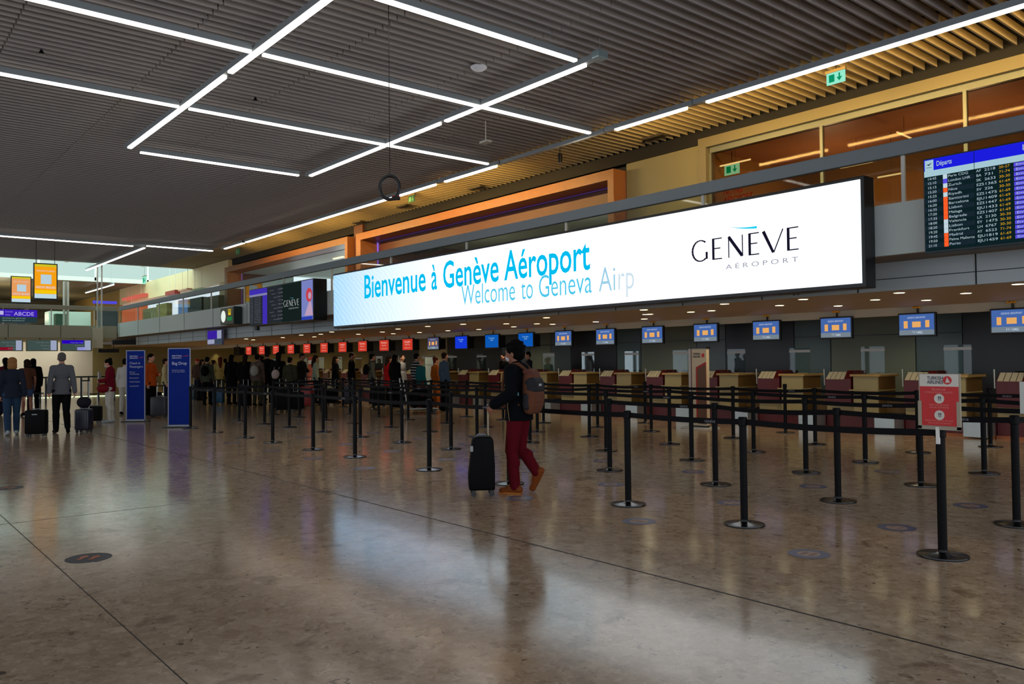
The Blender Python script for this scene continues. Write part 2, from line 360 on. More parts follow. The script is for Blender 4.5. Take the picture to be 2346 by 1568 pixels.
# the glazed entrance side behind the camera
g = MB(); x = -60.0
while x < HX1: g.box(x-.09, x+.09, -14.3, -14.1, 0, 7.05); x += 2.6
for z in (2.6, 4.8): g.box(-60, HX1, -14.28, -14.12, z-.06, z+.06)
g.box(-60, HX1, -14.3, -14.1, 6.5, 7.15); g.box(-60, HX1, -14.3, -14.1, 0, .15)
struct(g.build('window_5', mat('facade frame', (60, 66, 68), .5)))
for y in (2, 4.4, 6.8, 9.2):  # added fill spots that brighten the end wall, without fixtures
    L = bpy.data.lights.new('end_wall_fill', 'SPOT'); L.energy = ENDW; L.color = (1, .95, .82); L.spot_size = 2.4; L.spot_blend = 1; L.shadow_soft_size = .12
    o = bpy.data.objects.new('end_wall_fill', L); C.objects.link(o); o.location = (-47.6, y, 2.66); o.rotation_euler = (0, 1.0, 0)
for x, y, z, e, c in ((-9.5, 17.3, 6.1, SHOP*1.6, (1, .86, .66)), (-6.3, 17, 6.1, SHOP*1.4, (1, .84, .62)), (-3, 17.6, 6.1, SHOP, (1, .45, .3)), (-17.5, 17.4, 5.8, SHOP*1.3, (1, .92, .74)), (-23, 17.4, 5.8, SHOP*1.3, (1, .9, .66)), (-33, 17.6, 5.8, SHOP*.8, (.85, 1, .92)), (-60, 8, 5.8, SHOP*4, (1, .86, .55)), (-68, 12, 5.8, SHOP*3, (1, .86, .55))):
    L = bpy.data.lights.new('room_fill', 'POINT'); L.energy = e; L.color = c; L.shadow_soft_size = .15  # unseen point lights added to brighten the rooms and far hall
    o = bpy.data.objects.new('room_fill', L); C.objects.link(o); o.location = (x, y, z-1.2)
# ------------------------------------------------------------------ light bars under the ceiling
tube_w = glow('white light bar', (255, 244, 232), BARS)
warm_up = glow('warm uplight', (255, 206, 120), WARM_UP)
alu = mat('aluminium housing', (150, 160, 166), .4, .4)
BS, ZB = .96, 6.3            # the bars hang a little below the blades
def light_bar(p0, p1, label, group, housing=None, up=False):
    """lit length p0-p1; housing = longer channel the lamp sits in"""
    h = housing or (p0, p1)
    p0, p1, h = [tuple(v*BS for v in q) for q in (p0, p1)]+[[tuple(v*BS for v in q) for q in h]]
    ax = 'X' if abs(p1[0]-p0[0]) > abs(p1[1]-p0[1]) else 'Y'
    t = thing('light_bar', label, 'light', ((p0[0]+p1[0])/2, (p0[1]+p1[1])/2, ZB), 0, group)
    m = MB()
    if ax == 'X': m.box(h[0][0], h[1][0], p0[1]-.055, p0[1]+.055, ZB+.02, ZB+.12, .004)
    else: m.box(p0[0]-.05, p0[0]+.05, h[0][1], h[1][1], ZB+.02, ZB+.12, .004)
    m.build('housing', alu, t, world=True)
    m = MB()
    if ax == 'X': m.box(p0[0], p1[0], p0[1]-.045, p0[1]+.045, ZB-.015, ZB+.021, .008)
    else: m.box(p0[0]-.042, p0[0]+.042, p0[1], p1[1], ZB-.015, ZB+.021, .008)
    m.build('diffuser', tube_w, t, world=True)
    for u in (.08, .92):
        x, y = p0[0]+(p1[0]-p0[0])*u, p0[1]+(p1[1]-p0[1])*u
        top = 7.06 if x > -45 else 7.6 if x > -53.8 else 6.66
        MB().tube([(x, y, ZB+.11), (x, y, top)], .004, 5).build('hanger_wire', alu, t, world=True)
    if up:
        m = MB(); y = p0[1]
        gaps = [(-33, -32), (-29.4, -27.6), (-24.3, -22.4)] if p0[0] < -30 else []
        cuts = [p0[0]]+[v for g_ in gaps for v in g_ if p0[0] < v < p1[0]]+[p1[0]]
        for a_, b_ in zip(cuts[::2], cuts[1::2]): m.quad((a_, y+.060, ZB-.002), (b_, y+.060, ZB-.002), (b_, y+.060, ZB+.055), (a_, y+.060, ZB+.055))
        m.build('uplight', warm_up, t, world=True)
        MB().box(p0[0], p1[0], y+.054, y+.17, ZB+.06, ZB+.066).build('added_shade_lip', alu, t, world=True)  # unseen lip added to cut off the steep uplight rays
    return t
G = 'ceiling light bars'
light_bar((-20.05, 5.19), (-14.06, 5.19), 'long white light bar running to the corner of the near lamp rectangle', G, ((-20.3, 5.19), (-13.9, 5.19)))
light_bar((-13.78, 5.19), (-5.0, 5.19), 'bright white light bar leaving the photo at its top, nearest the camera', G, ((-13.9, 5.19), (-5, 5.19)))
light_bar((-20.18, 9.77), (-14.08, 9.77), 'white light bar in line with the far rectangle edge, behind the hanging ring cable', G, ((-20.4, 9.77), (-13.95, 9.77)))
light_bar((-13.86, 9.77), (-9.75, 9.77), 'white light bar ending at the metal corner joint of the rectangle', G, ((-13.95, 9.77), (-9.49, 9.77)))
for x, y0, y1, lb in ((-12.65, -4, 5.1, 'near half of the crossing white light bar, closest to the camera'), (-12.65, 5.3, 12.8, 'crossing white light bar passing under two long bars to the gallery side'),
                      (-16.25, -4, 5.1, 'second crossing light bar, its near half by the photo edge'), (-16.25, 5.3, 12.75, 'second crossing light bar reaching the gallery side'),
                      (-9.7, 2.5, 9.5, 'crossing white light bar closing the rectangle at the metal corner'), (-20.33, 5.5, 9.5, 'far short side bar of the lamp rectangle')):
    light_bar((x, y0), (x, y1), lb, G)
light_bar((-36.8, -2), (-36.8, 9.66), 'far crossing light bar low over the end gallery', G, ((-36.8, -2), (-36.8, 13)))
light_bar((-36.4, 10.1), (-36.4, 12.9), 'short far light bar beside the warm lit ceiling', G)
light_bar((-47.7, 10.2), (-37.1, 10.2), 'slanting far light bar hung before the bright roof light', G)
light_bar((-62.8, 13.4), (-55.4, 13.4), 'small far light bar beyond the roof light', G)
for a, b_, lb in ((-35.4, -33.3, 'shortest far light bar before the warm ceiling strip'), (-32.97, -19.13, 'long light bar beside the warm ceiling strip behind the ring'),
                 (-18.6, -16.35, 'short light bar next to a ceiling vent'), (-12.12, -10.22, 'short light bar before the gallery shop'), (-9.7, 5.0, 'long light bar above the gallery shop with the exit sign below')):
    light_bar((a, 13.07), (b_, 13.07), lb, 'light bars beside the warm ceiling strip', ((a-.3, 13.07), (b_+.2, 13.07)), True)
t = thing('lamp_channel', 'unlit grey lamp channel between two short light bars', 'lamp channel', (-13.7, 12.55, 6.32))
MB().box(-15.45, -11.95, 12.50, 12.60, 6.32, 6.40).build('channel', alu, t, world=True); MB().tube([(-13.5, 12.55, 6.39), (-13.5, 12.55, 7.06)], .004, 5).build('hanger_wire', alu, t, world=True)
t = thing('corner_joint', 'blue grey metal corner joint of the lamp rectangle', 'joint', (-9.02, 9.38, 6.31))
MB().box(-9.10, -8.95, 9.27, 9.49, 6.31, 6.43, .01).build('bracket', mat('blue grey metal', (150, 172, 180), .35, .5), t, world=True); MB().tube([(-9.02, 9.38, 6.42), (-9.02, 9.38, 7.06)], .006, 5).build('hanger_wire', alu, t, world=True)
# ------------------------------------------------------------------ big welcome screen
YS = 10.6
a = at(765, 747, 'Y', YS); b_ = at(1970, 411, 'Y', YS)
SX0, SX1, SZ0, SZ1 = a.x, b_.x, at(1600, 680, 'Y', YS).z, b_.z
SZ0 = (a.z+at(1968, 651, 'Y', YS).z)/2
def led_material():
    m = bpy.data.materials.new('led screen'); m.use_nodes = True; n = m.node_tree.nodes; l = m.node_tree.links; n.remove(n['Principled BSDF'])
    tc = n.new('ShaderNodeTexCoord'); sp = n.new('ShaderNodeSeparateXYZ'); l.new(tc.outputs['Object'], sp.inputs[0])
    e = n.new('ShaderNodeEmission'); e.inputs[1].default_value = LED
    W = SX1-SX0
    mr = n.new('ShaderNodeMapRange'); mr.inputs[1].default_value = SX0; mr.inputs[2].default_value = SX1; l.new(sp.outputs[0], mr.inputs[0])
    r = n.new('ShaderNodeValToRGB'); els = r.color_ramp.elements
    st = [(0, (142, 186, 222)), (.12, (180, 204, 234)), (.3, (214, 224, 246)), (.5, (240, 248, 255)), (.7, (252, 254, 255)), (.9, (246, 252, 255)), (1, (232, 246, 252))]
    while len(els) < len(st): els.new(.5)
    for q, (p, c) in zip(els, st): q.position = p; q.color = (*lin(c), 1)
    l.new(mr.outputs[0], r.inputs[0])
    wv = n.new('ShaderNodeTexWave'); wv.wave_type = 'RINGS'; wv.rings_direction = 'SPHERICAL'; wv.inputs['Scale'].default_value = 5.5; wv.inputs['Distortion'].default_value = 2.5; wv.inputs['Detail'].default_value = 0
    mp = n.new('ShaderNodeMapping'); mp.inputs['Location'].default_value = (-SX0-4.0, 0, -1.2); mp.inputs['Scale'].default_value = (.5, 1, 1.4)
    l.new(tc.outputs['Object'], mp.inputs[0]); l.new(mp.outputs[0], wv.inputs[0])
    ms = n.new('ShaderNodeMapRange'); ms.inputs[1].default_value = SX0+6.5; ms.inputs[2].default_value = SX0+9.5; ms.inputs[3].default_value = .13; ms.inputs[4].default_value = 0; l.new(sp.outputs[0], ms.inputs[0])
    pw = n.new('ShaderNodeMath'); pw.operation = 'POWER'; pw.inputs[1].default_value = 3; l.new(wv.outputs['Fac'], pw.inputs[0])
    mu = n.new('ShaderNodeMath'); mu.operation = 'MULTIPLY'; l.new(pw.outputs[0], mu.inputs[0]); l.new(ms.outputs[0], mu.inputs[1])
    mx = n.new('ShaderNodeMix'); mx.data_type = 'RGBA'; l.new(mu.outputs[0], mx.inputs[0]); l.new(r.outputs[0], mx.inputs[6]); mx.inputs[7].default_value = (1, 1, 1, 1)
    l.new(mx.outputs[2], e.inputs[0]); l.new(e.outputs[0], n['Material Output'].inputs[0]); return m
blk = mat('black casing', (14, 15, 18), .35)
t = thing('welcome_screen', 'huge white welcome screen with blue writing and airport name on the gallery edge', 'screen', ((SX0+SX1)/2, YS+.2, SZ0))
MB().box(SX0-.04, SX1+.05, YS+.01, YS+.29, SZ0-.06, SZ1+.05, .01).build('casing', blk, t, world=True)
MB().box(SX0, SX1, YS-.005, YS+.009, SZ0, SZ1).build('display', led_material(), t, world=True)
def on(px, py): return at(px, py, 'Y', YS-.008)
cy = glow('cyan writing', (0, 190, 240), 1.0)
p = on(833, 684); q = on(1353, 616); cap = on(1155, 592).z-on(1155, 641).z
for s, x0, x1 in (('Bienvenue', 833, 973), ('à', 988, 1001), ('Genève', 1014, 1141), ('Aéroport', 1156, 1353)):
    a = on(x0, 684-(x0-833)*(684-612)/520.); b_ = on(x1, 684-(x1-833)*(684-612)/520.)
    lettering(s, cy, (a.x, YS-.008, p.z), .61, b_.x-a.x, parent=t, bold=.012)
cy2 = glow('pale cyan writing', (80, 200, 236), 1.0)
p2 = on(1057, 700)
for s, x0, x1, mm in (('Welcome', 1057, 1180, cy2), ('to', 1194, 1221, cy2), ('Geneva', 1233, 1354, cy2), ('Ai', 1372, 1410, glow('fading writing', (160, 208, 232), 1.0)), ('rp', 1414, 1450, glow('nearly faded writing', (206, 226, 238), 1.0))):
    a = on(x0, 690); b_ = on(x1, 690)
    lettering(s, mm, (a.x, YS-.008, p2.z), .45, b_.x-a.x, parent=t, bold=-.004)
# the airport logo drawn stroke by stroke: thick and thin capitals
ink = glow('dark ink', (30, 28, 52), .6)
def stroke(m, p, q, w0, w1=None):
    w1 = w0 if w1 is None else w1; d = Vector((q[0]-p[0], q[1]-p[1])); nrm = Vector((-d.y, d.x)).normalized()
    m.append([(p[0]+nrm.x*w0/2, p[1]+nrm.y*w0/2), (q[0]+nrm.x*w1/2, q[1]+nrm.y*w1/2), (q[0]-nrm.x*w1/2, q[1]-nrm.y*w1/2), (p[0]-nrm.x*w0/2, p[1]-nrm.y*w0/2)])
def logo(parent, x0, z0, W, H, y, mi, mt, mg, facing='-Y'):
    P = []; a, b_, c = .055, .095, .15          # thin, middle, thick
    def E(x): stroke(P, (x+.05, 0), (x+.05, 1), b_+.03); stroke(P, (x, .02), (x+.5, .02), a); stroke(P, (x, .98), (x+.5, .98), a); stroke(P, (x, .52), (x+.42, .52), a)
    for k in range(15):                                                         # G
        t0, t1 = math.radians(50+k*17.3), math.radians(50+(k+1)*17.3); ww = lambda t: a+.05*abs(math.cos(t))
        stroke(P, (.45+.43*math.cos(t0), .5+.5*math.sin(t0)), (.45+.43*math.cos(t1), .5+.5*math.sin(t1)), ww(t0), ww(t1))
    stroke(P, (.78, .08), (.78, .42), b_+.02)
    E(1.08)
    stroke(P, (1.92, 0), (1.92, 1), a); stroke(P, (1.92, .98), (2.58, .03), c); stroke(P, (2.6, 0), (2.6, 1), a)
    E(2.9)
    stroke(P, (3.6, 1), (4.05, 0), c, c*.8); stroke(P, (4.5, 1), (4.07, 0), a)
    E(4.68)
    k = W/5.2
    m = MB()
    for poly in P: m.quad(*[(x0+u*k, y, z0+v*H) for u, v in poly])
    m.build('lettering', mi, parent, world=True)
    m = MB(); pts = [(2.05+i*.14, 1.42-.17*(1-(1-i/9)**2)) for i in range(10)]
    for i, (A, B) in enumerate(zip(pts, pts[1:])):
        h0, h1 = .006+.007*i, .006+.007*(i+1)
        m.quad((x0+A[0]*k, y, z0+(A[1]-h0)*H), (x0+B[0]*k, y, z0+(B[1]-h1)*H), (x0+B[0]*k, y, z0+(B[1]+h1*.6)*H), (x0+A[0]*k, y, z0+(A[1]+h0*.6)*H))
    m.build('swoosh', mt, parent, world=True)
    lettering('A É R O P O R T', mg, (x0+1.75*k, y, z0-.52*H), H*.22, 3.4*k, parent=parent, bold=.004)
a = on(1586, 600); b_ = on(1831, 573); top = on(1831, 520)
logo(t, a.x, (a.z+b_.z)/2, b_.x-a.x, top.z-b_.z, YS-.008, ink, glow('cyan swoosh', (30, 206, 240), 1.0), glow('grey writing', (150, 152, 168), 1.0))
q = at(1815, 677, 'Y', 11.74)
lettering('80', mat('black print', (20, 20, 22), .6), (q.x, 11.738, q.z), .10, parent=fascia, name='desk_number', bold=.01)
# ------------------------------------------------------------------ departure boards
BL = 1.0
def txtmat(n_, rgb, s=BL): return glow(n_, rgb, s)
w_t = txtmat('white board text', (190, 214, 224), .8); am = txtmat('amber board text', (230, 175, 30), .8); vio = txtmat('violet board cell', (95, 80, 235), .9)
dk1 = txtmat('dark board row', (14, 34, 38), .9); dk2 = txtmat('darker board row', (24, 40, 50), .9); blu = txtmat('blue board header', (28, 30, 225), .95); pale = txtmat('pale header band', (176, 214, 226), .85); org = txtmat('orange tail tile', (255, 96, 40), .95); wht = txtmat('white tile', (205, 228, 240), .85)
flights = [('14:45', 'w', 'Paris CDG', 'AF', '2218', '20-27'), ('15:10', 'b', 'London LHR', 'BA', '731', '71-74'), ('15:15', 'w', 'Zurich', 'SK', '2633', '30-30'), ('15:20', 'o', 'Nice', 'EZS', '1365', '61-69'),
           ('15:25', 'w', 'Riyadh', 'SV', '226', '30-30'), ('16:00', 'o', 'Santorini', 'EZS', '1475', '61-69'), ('16:20', 'o', 'Barcelona', 'EJU', '1409', '61-69'), ('16:35', 'o', 'Lisbon', 'EZS', '1447', '61-69'),
           ('17:20', 'o', 'Malaga', 'EJU', '1433', '61-69'), ('17:35', 'o', 'Belgrade', 'EZS', '1407', '61-69'), ('18:00', 'w', 'Valencia', 'LX', '2130', '30-30'), ('18:20', 'w', 'Lisbon', 'EY', '1475', '30-30'),
           ('19:20', 'w', 'Frankfurt', 'LH', '6767', '30-30'), ('19:45', 'o', 'Madrid', 'AY', '6523', '71-74'), ('19:50', 'o', 'Palma Mallorca', 'EJU', '1819', '61-69'), ('21:10', 'o', 'Porto', 'EJU', '1459', '61-69')]
YB = 10.62
a = at(2117, 368, 'Y', YB); b0 = at(2120, 577, 'Y', YB)
BX0, BZ1, BZ0 = a.x, a.z, b0.z; BW = 2.3; BX1 = BX0+BW; H = BZ1-BZ0
t = thing('departure_board', 'large blue and black flight departures board at the edge of the photo', 'board', (BX0+BW/2, YB+.1, BZ0))
MB().box(BX0-.02, BX1+.02, YB+.01, YB+.25, BZ0-.03, BZ1+.02, .01).build('casing', mat('dark teal casing', (30, 48, 52), .4), t, world=True)
m = MB(); m.box(BX0, BX0+.585, YB, YB+.01, BZ0, BZ1); m.box(BX0+.593, BX1, YB, YB+.01, BZ0, BZ1); m.build('display', dk1, t, world=True)
m = MB(); m.box(BX0, BX0+.585, YB-.004, YB, BZ1-.125*H, BZ1); m.box(BX0+.593, BX1, YB-.004, YB, BZ1-.125*H, BZ1); m.build('header', blu, t, world=True)
m = MB(); m.box(BX0, BX0+.585, YB-.004, YB, BZ1-.19*H, BZ1-.125*H); m.box(BX0+.593, BX1, YB-.004, YB, BZ1-.19*H, BZ1-.125*H); m.box(BX0+.01, BX0+.115, YB-.006, YB-.004, BZ1-.125*H, BZ1-.01*H); m.build('column_band', pale, t, world=True)
lettering('Départs', w_t, (BX0+.15, YB-.006, BZ1-.085*H), .062, .18, parent=t, bold=.01); lettering('14:25', w_t, (BX0+1.10, YB-.006, BZ1-.085*H), .068, .18, parent=t, bold=.01)
m = MB(); m.prism([(BX0+.03, BZ1-.055*H), (BX0+.06, BZ1-.07*H), (BX0+.10, BZ1-.04*H), (BX0+.06, BZ1-.055*H)], YB-.008, YB-.006); m.box(BX0+.03, BX0+.09, YB-.008, YB-.006, BZ1-.092*H, BZ1-.088*H); m.build('plane_symbol', ink, t, world=True)
rh = (.79*H)/len(flights)*.985
rows_w, rows_a = [], []; mo, mw, mv, mr_ = MB(), MB(), MB(), MB()
for i, (tm, tile, city, al, no, gate) in enumerate(flights):
    z = BZ1-.19*H-(i+1)*rh; th = rh*.56
    rows_w += [(tm, (BX0+.035, YB-.005, z+.012), th, .10), (city, (BX0+.285, YB-.005, z+.012), th, min(.0255*len(city), .29)), (al, (BX0+.61, YB-.005, z+.012), th, .027*len(al)), (no, (BX0+.70, YB-.005, z+.012), th, .03*len(no))]
    rows_a.append((gate, (BX0+.86, YB-.005, z+.012), th, .115))
    {'o': mo, 'w': mw, 'b': mv}[tile].box(BX0+.225, BX0+.275, YB-.004, YB, z, z+rh*.96)
    mv.box(BX0+1.02, BX0+1.5, YB-.004, YB, z+.004, z+rh*.86)
    if i % 2: mr_.box(BX0+.0, BX0+.22, YB-.002, YB, z, z+rh); mr_.box(BX0+.28, BX0+.585, YB-.002, YB, z, z+rh)
letters(rows_w, w_t, t); letters(rows_a, am, t)
letters([('Embarquement', (BX0+1.04, YB-.006, BZ1-.19*H-(i+1)*rh+.014), rh*.5, .40) for i in range(16)], w_t, t)
mo.build('tail_tile', org, t, world=True); mw.build('tail_tile', wht, t, world=True); mv.build('status_cell', vio, t, world=True); mr_.build('row_band', dk2, t, world=True)
# the cluster further along
Y2 = 10.45
X0 = at(572, 700, 'Y', Y2).x; X1 = at(607, 700, 'Y', Y2).x; X2 = at(645, 700, 'Y', Y2).x; X3 = at(691, 700, 'Y', Y2).x; X4 = at(716, 700, 'Y', Y2).x
Z1 = at(640, 654, 'Y', Y2).z; Z0 = at(640, 739, 'Y', Y2).z
t = thing('display_wall', 'row of dark departure and advertising displays on the gallery edge beside the welcome screen', 'board', ((X0+X4)/2, Y2+.2, Z0))
MB().box(X0-.02, X4+.03, Y2+.01, 10.89, Z0-.03, Z1+.03, .01).build('casing', blk, t, world=True)
Hh = Z1-Z0
X1b = X0+(X1-X0)*1.0; xb = at(612, 700, 'Y', Y2).x
m = MB(); m.box(X0, X2, Y2, Y2+.01, Z0, Z1); m.build('display', txtmat('dim board', (40, 46, 52), .8), t, world=True)
m = MB(); m.box(X0, xb, Y2-.005, Y2, Z1-.14*Hh, Z1); m.box(xb-.35, xb, Y2-.005, Y2, Z0, Z1-.2*Hh); m.build('header', txtmat('violet header', (70, 52, 190), .8), t, world=True)
MB().box(X0, xb, Y2-.005, Y2, Z1-.2*Hh, Z1-.14*Hh).build('column_band', txtmat('grey band', (150, 150, 190), .7), t, world=True)
gt = txtmat('grey text', (140, 140, 150), .6)
rows = []
for i in range(16):
    z = Z1-.2*Hh-(i+1)*(.76*Hh/16); rows += [(flights[i][0], (X0+.05, Y2-.004, z), .03, .22), (flights[i][2], (X0+.4, Y2-.004, z), .03, .5)]
for i in range(9):
    z = Z1-.12*Hh-i*.1*Hh; rows.append((('Gate %d' % (20+i)), (xb+.2+(i % 3)*.15, Y2-.004, z), .035, .3)); rows.append((('%d:%02d' % (14+i, i*6 % 60)), (xb+.8, Y2-.004, z), .045, .35))
letters(rows, gt, t)
MB().box(X2, X3, Y2, Y2+.01, Z0, Z1).build('display', txtmat('black green screen', (22, 34, 32), .9), t, world=True)
lw = txtmat('logo white', (190, 196, 196), .8)
logo(t, X2+.12*(X3-X2), Z0+.40*Hh, .76*(X3-X2), .16*Hh, Y2-.005, lw, txtmat('logo teal', (90, 190, 200), .6), lw)
MB().box(X3, X4, Y2-.003, Y2+.01, Z0, Z1).build('poster_screen', txtmat('lilac poster', (128, 138, 205), .85), t, world=True)
m = MB(); cx = (X3+X4)/2+.15; m.disc((cx, Y2-.006, Z0+.62*Hh), .20, 'Y', .003); m.build('poster_heart', txtmat('red figure', (215, 70, 80), .8), t, world=True)
m = MB(); m.disc((cx+.05, Y2-.01, Z0+.60*Hh), .10, 'Y', .003); m.prism([(cx-.3, Z0+.1*Hh), (cx+.25, Z0+.1*Hh), (cx+.12, Z0+.45*Hh), (cx, Z0+.45*Hh)], Y2-.008, Y2-.006); m.build('poster_figure', txtmat('pale figure', (205, 170, 200), .8), t, world=True)
MB().box(X3, X4, Y2-.006, Y2-.003, Z0, Z0+.08*Hh).build('poster_band', txtmat('blue band', (50, 70, 190), .8), t, world=True)
# clock and watchmaker sign on the parapet
a = at(505, 708, 'Y', 10.6); b_ = at(535, 742, 'Y', 10.6)
t = thing('clock_sign', 'grey clock sign with white dial, gold crown and green name on the gallery edge', 'clock', ((a.x+b_.x)/2, 10.7, b_.z))
MB().box(a.x, b_.x, 10.6, 10.89, b_.z, a.z, .01).build('casing', mat('grey olive sign box', (92, 92, 74), .5), t, world=True)
MB().box(b_.x, b_.x+.08, 10.58, 10.85, b_.z-.02, a.z+.02).build('side_band', mat('dark green glass edge', (20, 40, 40), .3), t, world=True)
MB().disc((a.x+.30, 10.595, (a.z+b_.z)/2), .21, 'Y', .006).build('dial', glow('lit dial', (235, 245, 235), .95), t, world=True)
def crown(px, pz, s, y, parent, mt):
    m = MB(); m.box(px-.5*s, px+.5*s, y-.004, y, pz, pz+.18*s)
    for i in range(5):
        u = px+(i-2)*.22*s; v = px+(i-2)*.30*s; m.prism([(u-.06*s, pz+.15*s), (u+.06*s, pz+.15*s), (v, pz+.85*s)], y-.004, y); m.disc((v, y, pz+.88*s), .07*s, 'Y', .004, 10)
    m.build('crown', mt, parent, world=True)
gy, gg = glow('gold crown', (240, 205, 30), .9), glow('green name', (0, 170, 90), .8)
crown(b_.x-.36, (a.z+b_.z)/2+.03, .22, 10.594, t, gy)
lettering('ROLEX', gg, (b_.x-.58, 10.594, (a.z+b_.z)/2-.16), .12, .46, parent=t, bold=.02)
cm = MB(); cm.tube([(b_.x+.35, 11.3, 2.86), (b_.x+.35, 11.3, 2.62)], .09, 14)
tag(cm.build('wall_speaker', blk), 'small black cylinder hanging under the gallery by the clock sign', 'speaker')
# blue direction sign under the gallery
a = at(475, 757, 'Y', 11.5); b_ = at(508, 790, 'Y', 11.5)
t = thing('direction_sign', 'violet and white direction sign hanging under the gallery edge', 'sign', ((a.x+b_.x)/2, 11.5, b_.z))
MB().box(a.x, b_.x, 11.5, 11.6, b_.z, a.z, .01).build('panel', mat('sign grey frame', (120, 120, 150), .5), t, world=True)
wd, hh = b_.x-a.x, a.z-b_.z
MB().box(a.x+.05, a.x+.68*wd, 11.49, 11.5, b_.z+.4*hh, a.z-.05).build('violet_field', txtmat('violet sign', (62, 34, 170), .8), t, world=True)
MB().box(a.x+.70*wd, b_.x-.04, 11.49, 11.5, b_.z+.4*hh, a.z-.05).build('white_field', txtmat('white sign field', (170, 176, 205), .75), t, world=True)
MB().box(a.x+.05, a.x+.5*wd, 11.49, 11.5, b_.z+.05, b_.z+.36*hh).build('white_field', txtmat('white sign field', (170, 176, 205), .75), t, world=True)
MB().box(a.x+.52*wd, b_.x-.04, 11.49, 11.5, b_.z+.05, b_.z+.36*hh).build('grey_field', txtmat('grey sign field', (70, 84, 100), .6), t, world=True)
# ------------------------------------------------------------------ check-in desks
creamd = mat('cream laminate', (166, 152, 106), .45); edge = mat('pale wood edge', (182, 150, 88), .4); red = mat('dark red laminate', (88, 8, 16), .4)
brownd = mat('brown side', (112, 82, 34), .5); metal = mat('brushed scale metal', (176, 186, 184), .3, .7); belt = mat('conveyor rubber', (22, 22, 22), .6); kick = mat('orange brown kick strip', (170, 96, 56), .4)
paper = mat('cream leaflet', (222, 212, 178), .6)
MX = {81: -5.39, 80: -7.03}
for n_ in range(79, 58, -1): MX[n_] = MX[n_+1]-1.641
MX[79] = -8.67; MX[82] = -3.75; MX[83] = -2.1
def make_desk():
    t = thing('check_in_desk', 'x', 'desk')
    m = MB()   # red leaflet cabinet, leaning front with a curved flank
    m.prism([(0, .56), (0, 1.03), (.16, 1.17), (.55, 1.17), (.55, .56)], .03, .46, 'X'); m.prism([(-.02, .56), (-.02, 1.04), (.12, 1.21), (.62, 1.21), (.62, .5), (.1, .5)], .46, .60, 'X')
    m.build('leaflet_cabinet', red, t)
    m = MB()
    for k in range(4):
        x = .05+k*.103; m.prism([(-.012, 1.035), (.0, 1.025), (.16, 1.172), (.148, 1.182)], x, x+.088, 'X')
    m.build('leaflets', paper, t)
    MB().tube([(-.01, .05, .9), (-.01, .03, 1.24)], .014, 8).build('post_handle', mat('steel', (190, 190, 180), .3, .8), t)
    MB().box(0, 1.16, .12, .72, .33, .56).build('lower_front', creamd, t)
    m = MB(); m.box(.64, 1.16, .0, .7, .33, 1.09, .01); m.box(.60, 1.19, -.10, .7, .80, .825, .004); m.build('desk_body', creamd, t)
    MB().box(.60, 1.22, -.06, .78, 1.09, 1.135, .008).build('desk_top', edge, t)
    MB().box(1.16, 1.175, .0, .7, .33, 1.09).build('side_panel', brownd, t)
    MB().box(0, 1.62, .10, .8, .05, .33).build('plinth', red, t)
    MB().box(0, 1.62, .04, .8, 0.0, .05).build('kick_strip', kick, t)
    MB().box(1.18, 1.61, .3, .85, .36, .66).build('side_return', brownd, t)
    m = MB(); m.box(1.2, 1.6, -.28, .2, .02, .33, .01); m.build('scale_box', metal, t)
    MB().box(1.2, 1.6, -.26, .28, .335, .36).build('belt', belt, t)
    MB().box(.85, 1.1, .3, .34, 1.13, 1.15).build('shield_foot', edge, t)
    sh = MB().box(.66, 1.15, .31, .318, 1.135, 1.70).build('shield', glass('perspex', (232, 242, 242), .15), t)
    MB().box(.655, 1.155, .305, .323, 1.60, 1.655).build('frosted_band', mat('frosted band', (180, 184, 186), .6), sh)
    return t
def desk_loc(n_): return (MX[n_]-.34, 16.0, 0)
desk = make_desk(); first = True
def ordinal_desk(n_):
    return {83: 'red and cream check-in desk at the photo edge, nearest the camera', 82: 'red and cream check-in desk behind the white notice at the photo edge', 81: 'red and cream check-in desk under the tag marked eighty-one', 80: 'red and cream check-in desk under tag eighty, behind the red notice'}.get(n_, 'red and cream check-in desk under the tag marked %s' % words(n_))
for n_ in range(83, 59, -1):
    if first: desk.location = desk_loc(n_); desk['label'] = ordinal_desk(n_); desk['group'] = 'check-in desks'; first = False
    else: clone(desk, desk_loc(n_), 0, ordinal_desk(n_), 'check-in desks')
# office chairs behind
def make_chair():
    t = thing('office_chair', 'x', 'chair'); kk = mat('black upholstery', (14, 14, 16), .7)
    MB().box(-.24, .24, -.22, .24, .46, .54, .03).build('seat', kk, t, smooth=True)
    m = MB(); m.prism([(-.22, .62), (.22, .62), (.25, .95), (.18, 1.18), (-.18, 1.18), (-.25, .95)], .24, .30); m.tube([(0, .22, .5), (0, .31, .62), (0, .31, .7)], .025, 8); m.build('backrest', kk, t)
    MB().tube([(0, 0, .08), (0, 0, .46)], .03, 10).build('pedestal', belt, t)
    m = MB()
    for k in range(5):
        a_ = k*2*PI/5; m.tube([(0, 0, .09), (.28*math.cos(a_), .28*math.sin(a_), .05)], [.025, .018], 6); m.lathe([(.001, 0), (.025, .01), (.025, .045), (.001, .055)], .28*math.cos(a_), .28*math.sin(a_), 8)
    m.build('base', belt, t); return t
ch = make_chair(); first = True
for n_ in (81, 80, 79, 78, 77, 76, 75, 74, 72):
    lb = 'black office chair behind check-in desk %s' % words(n_); lo = (MX[n_]+1.06, 17.5, 0); rz = random.uniform(-.7, .3)
    if first: ch.location = lo; ch.rotation_euler.z = rz; ch['label'] = lb; ch['group'] = 'office chairs'; first = False
    else: clone(ch, lo, rz, lb, 'office chairs')
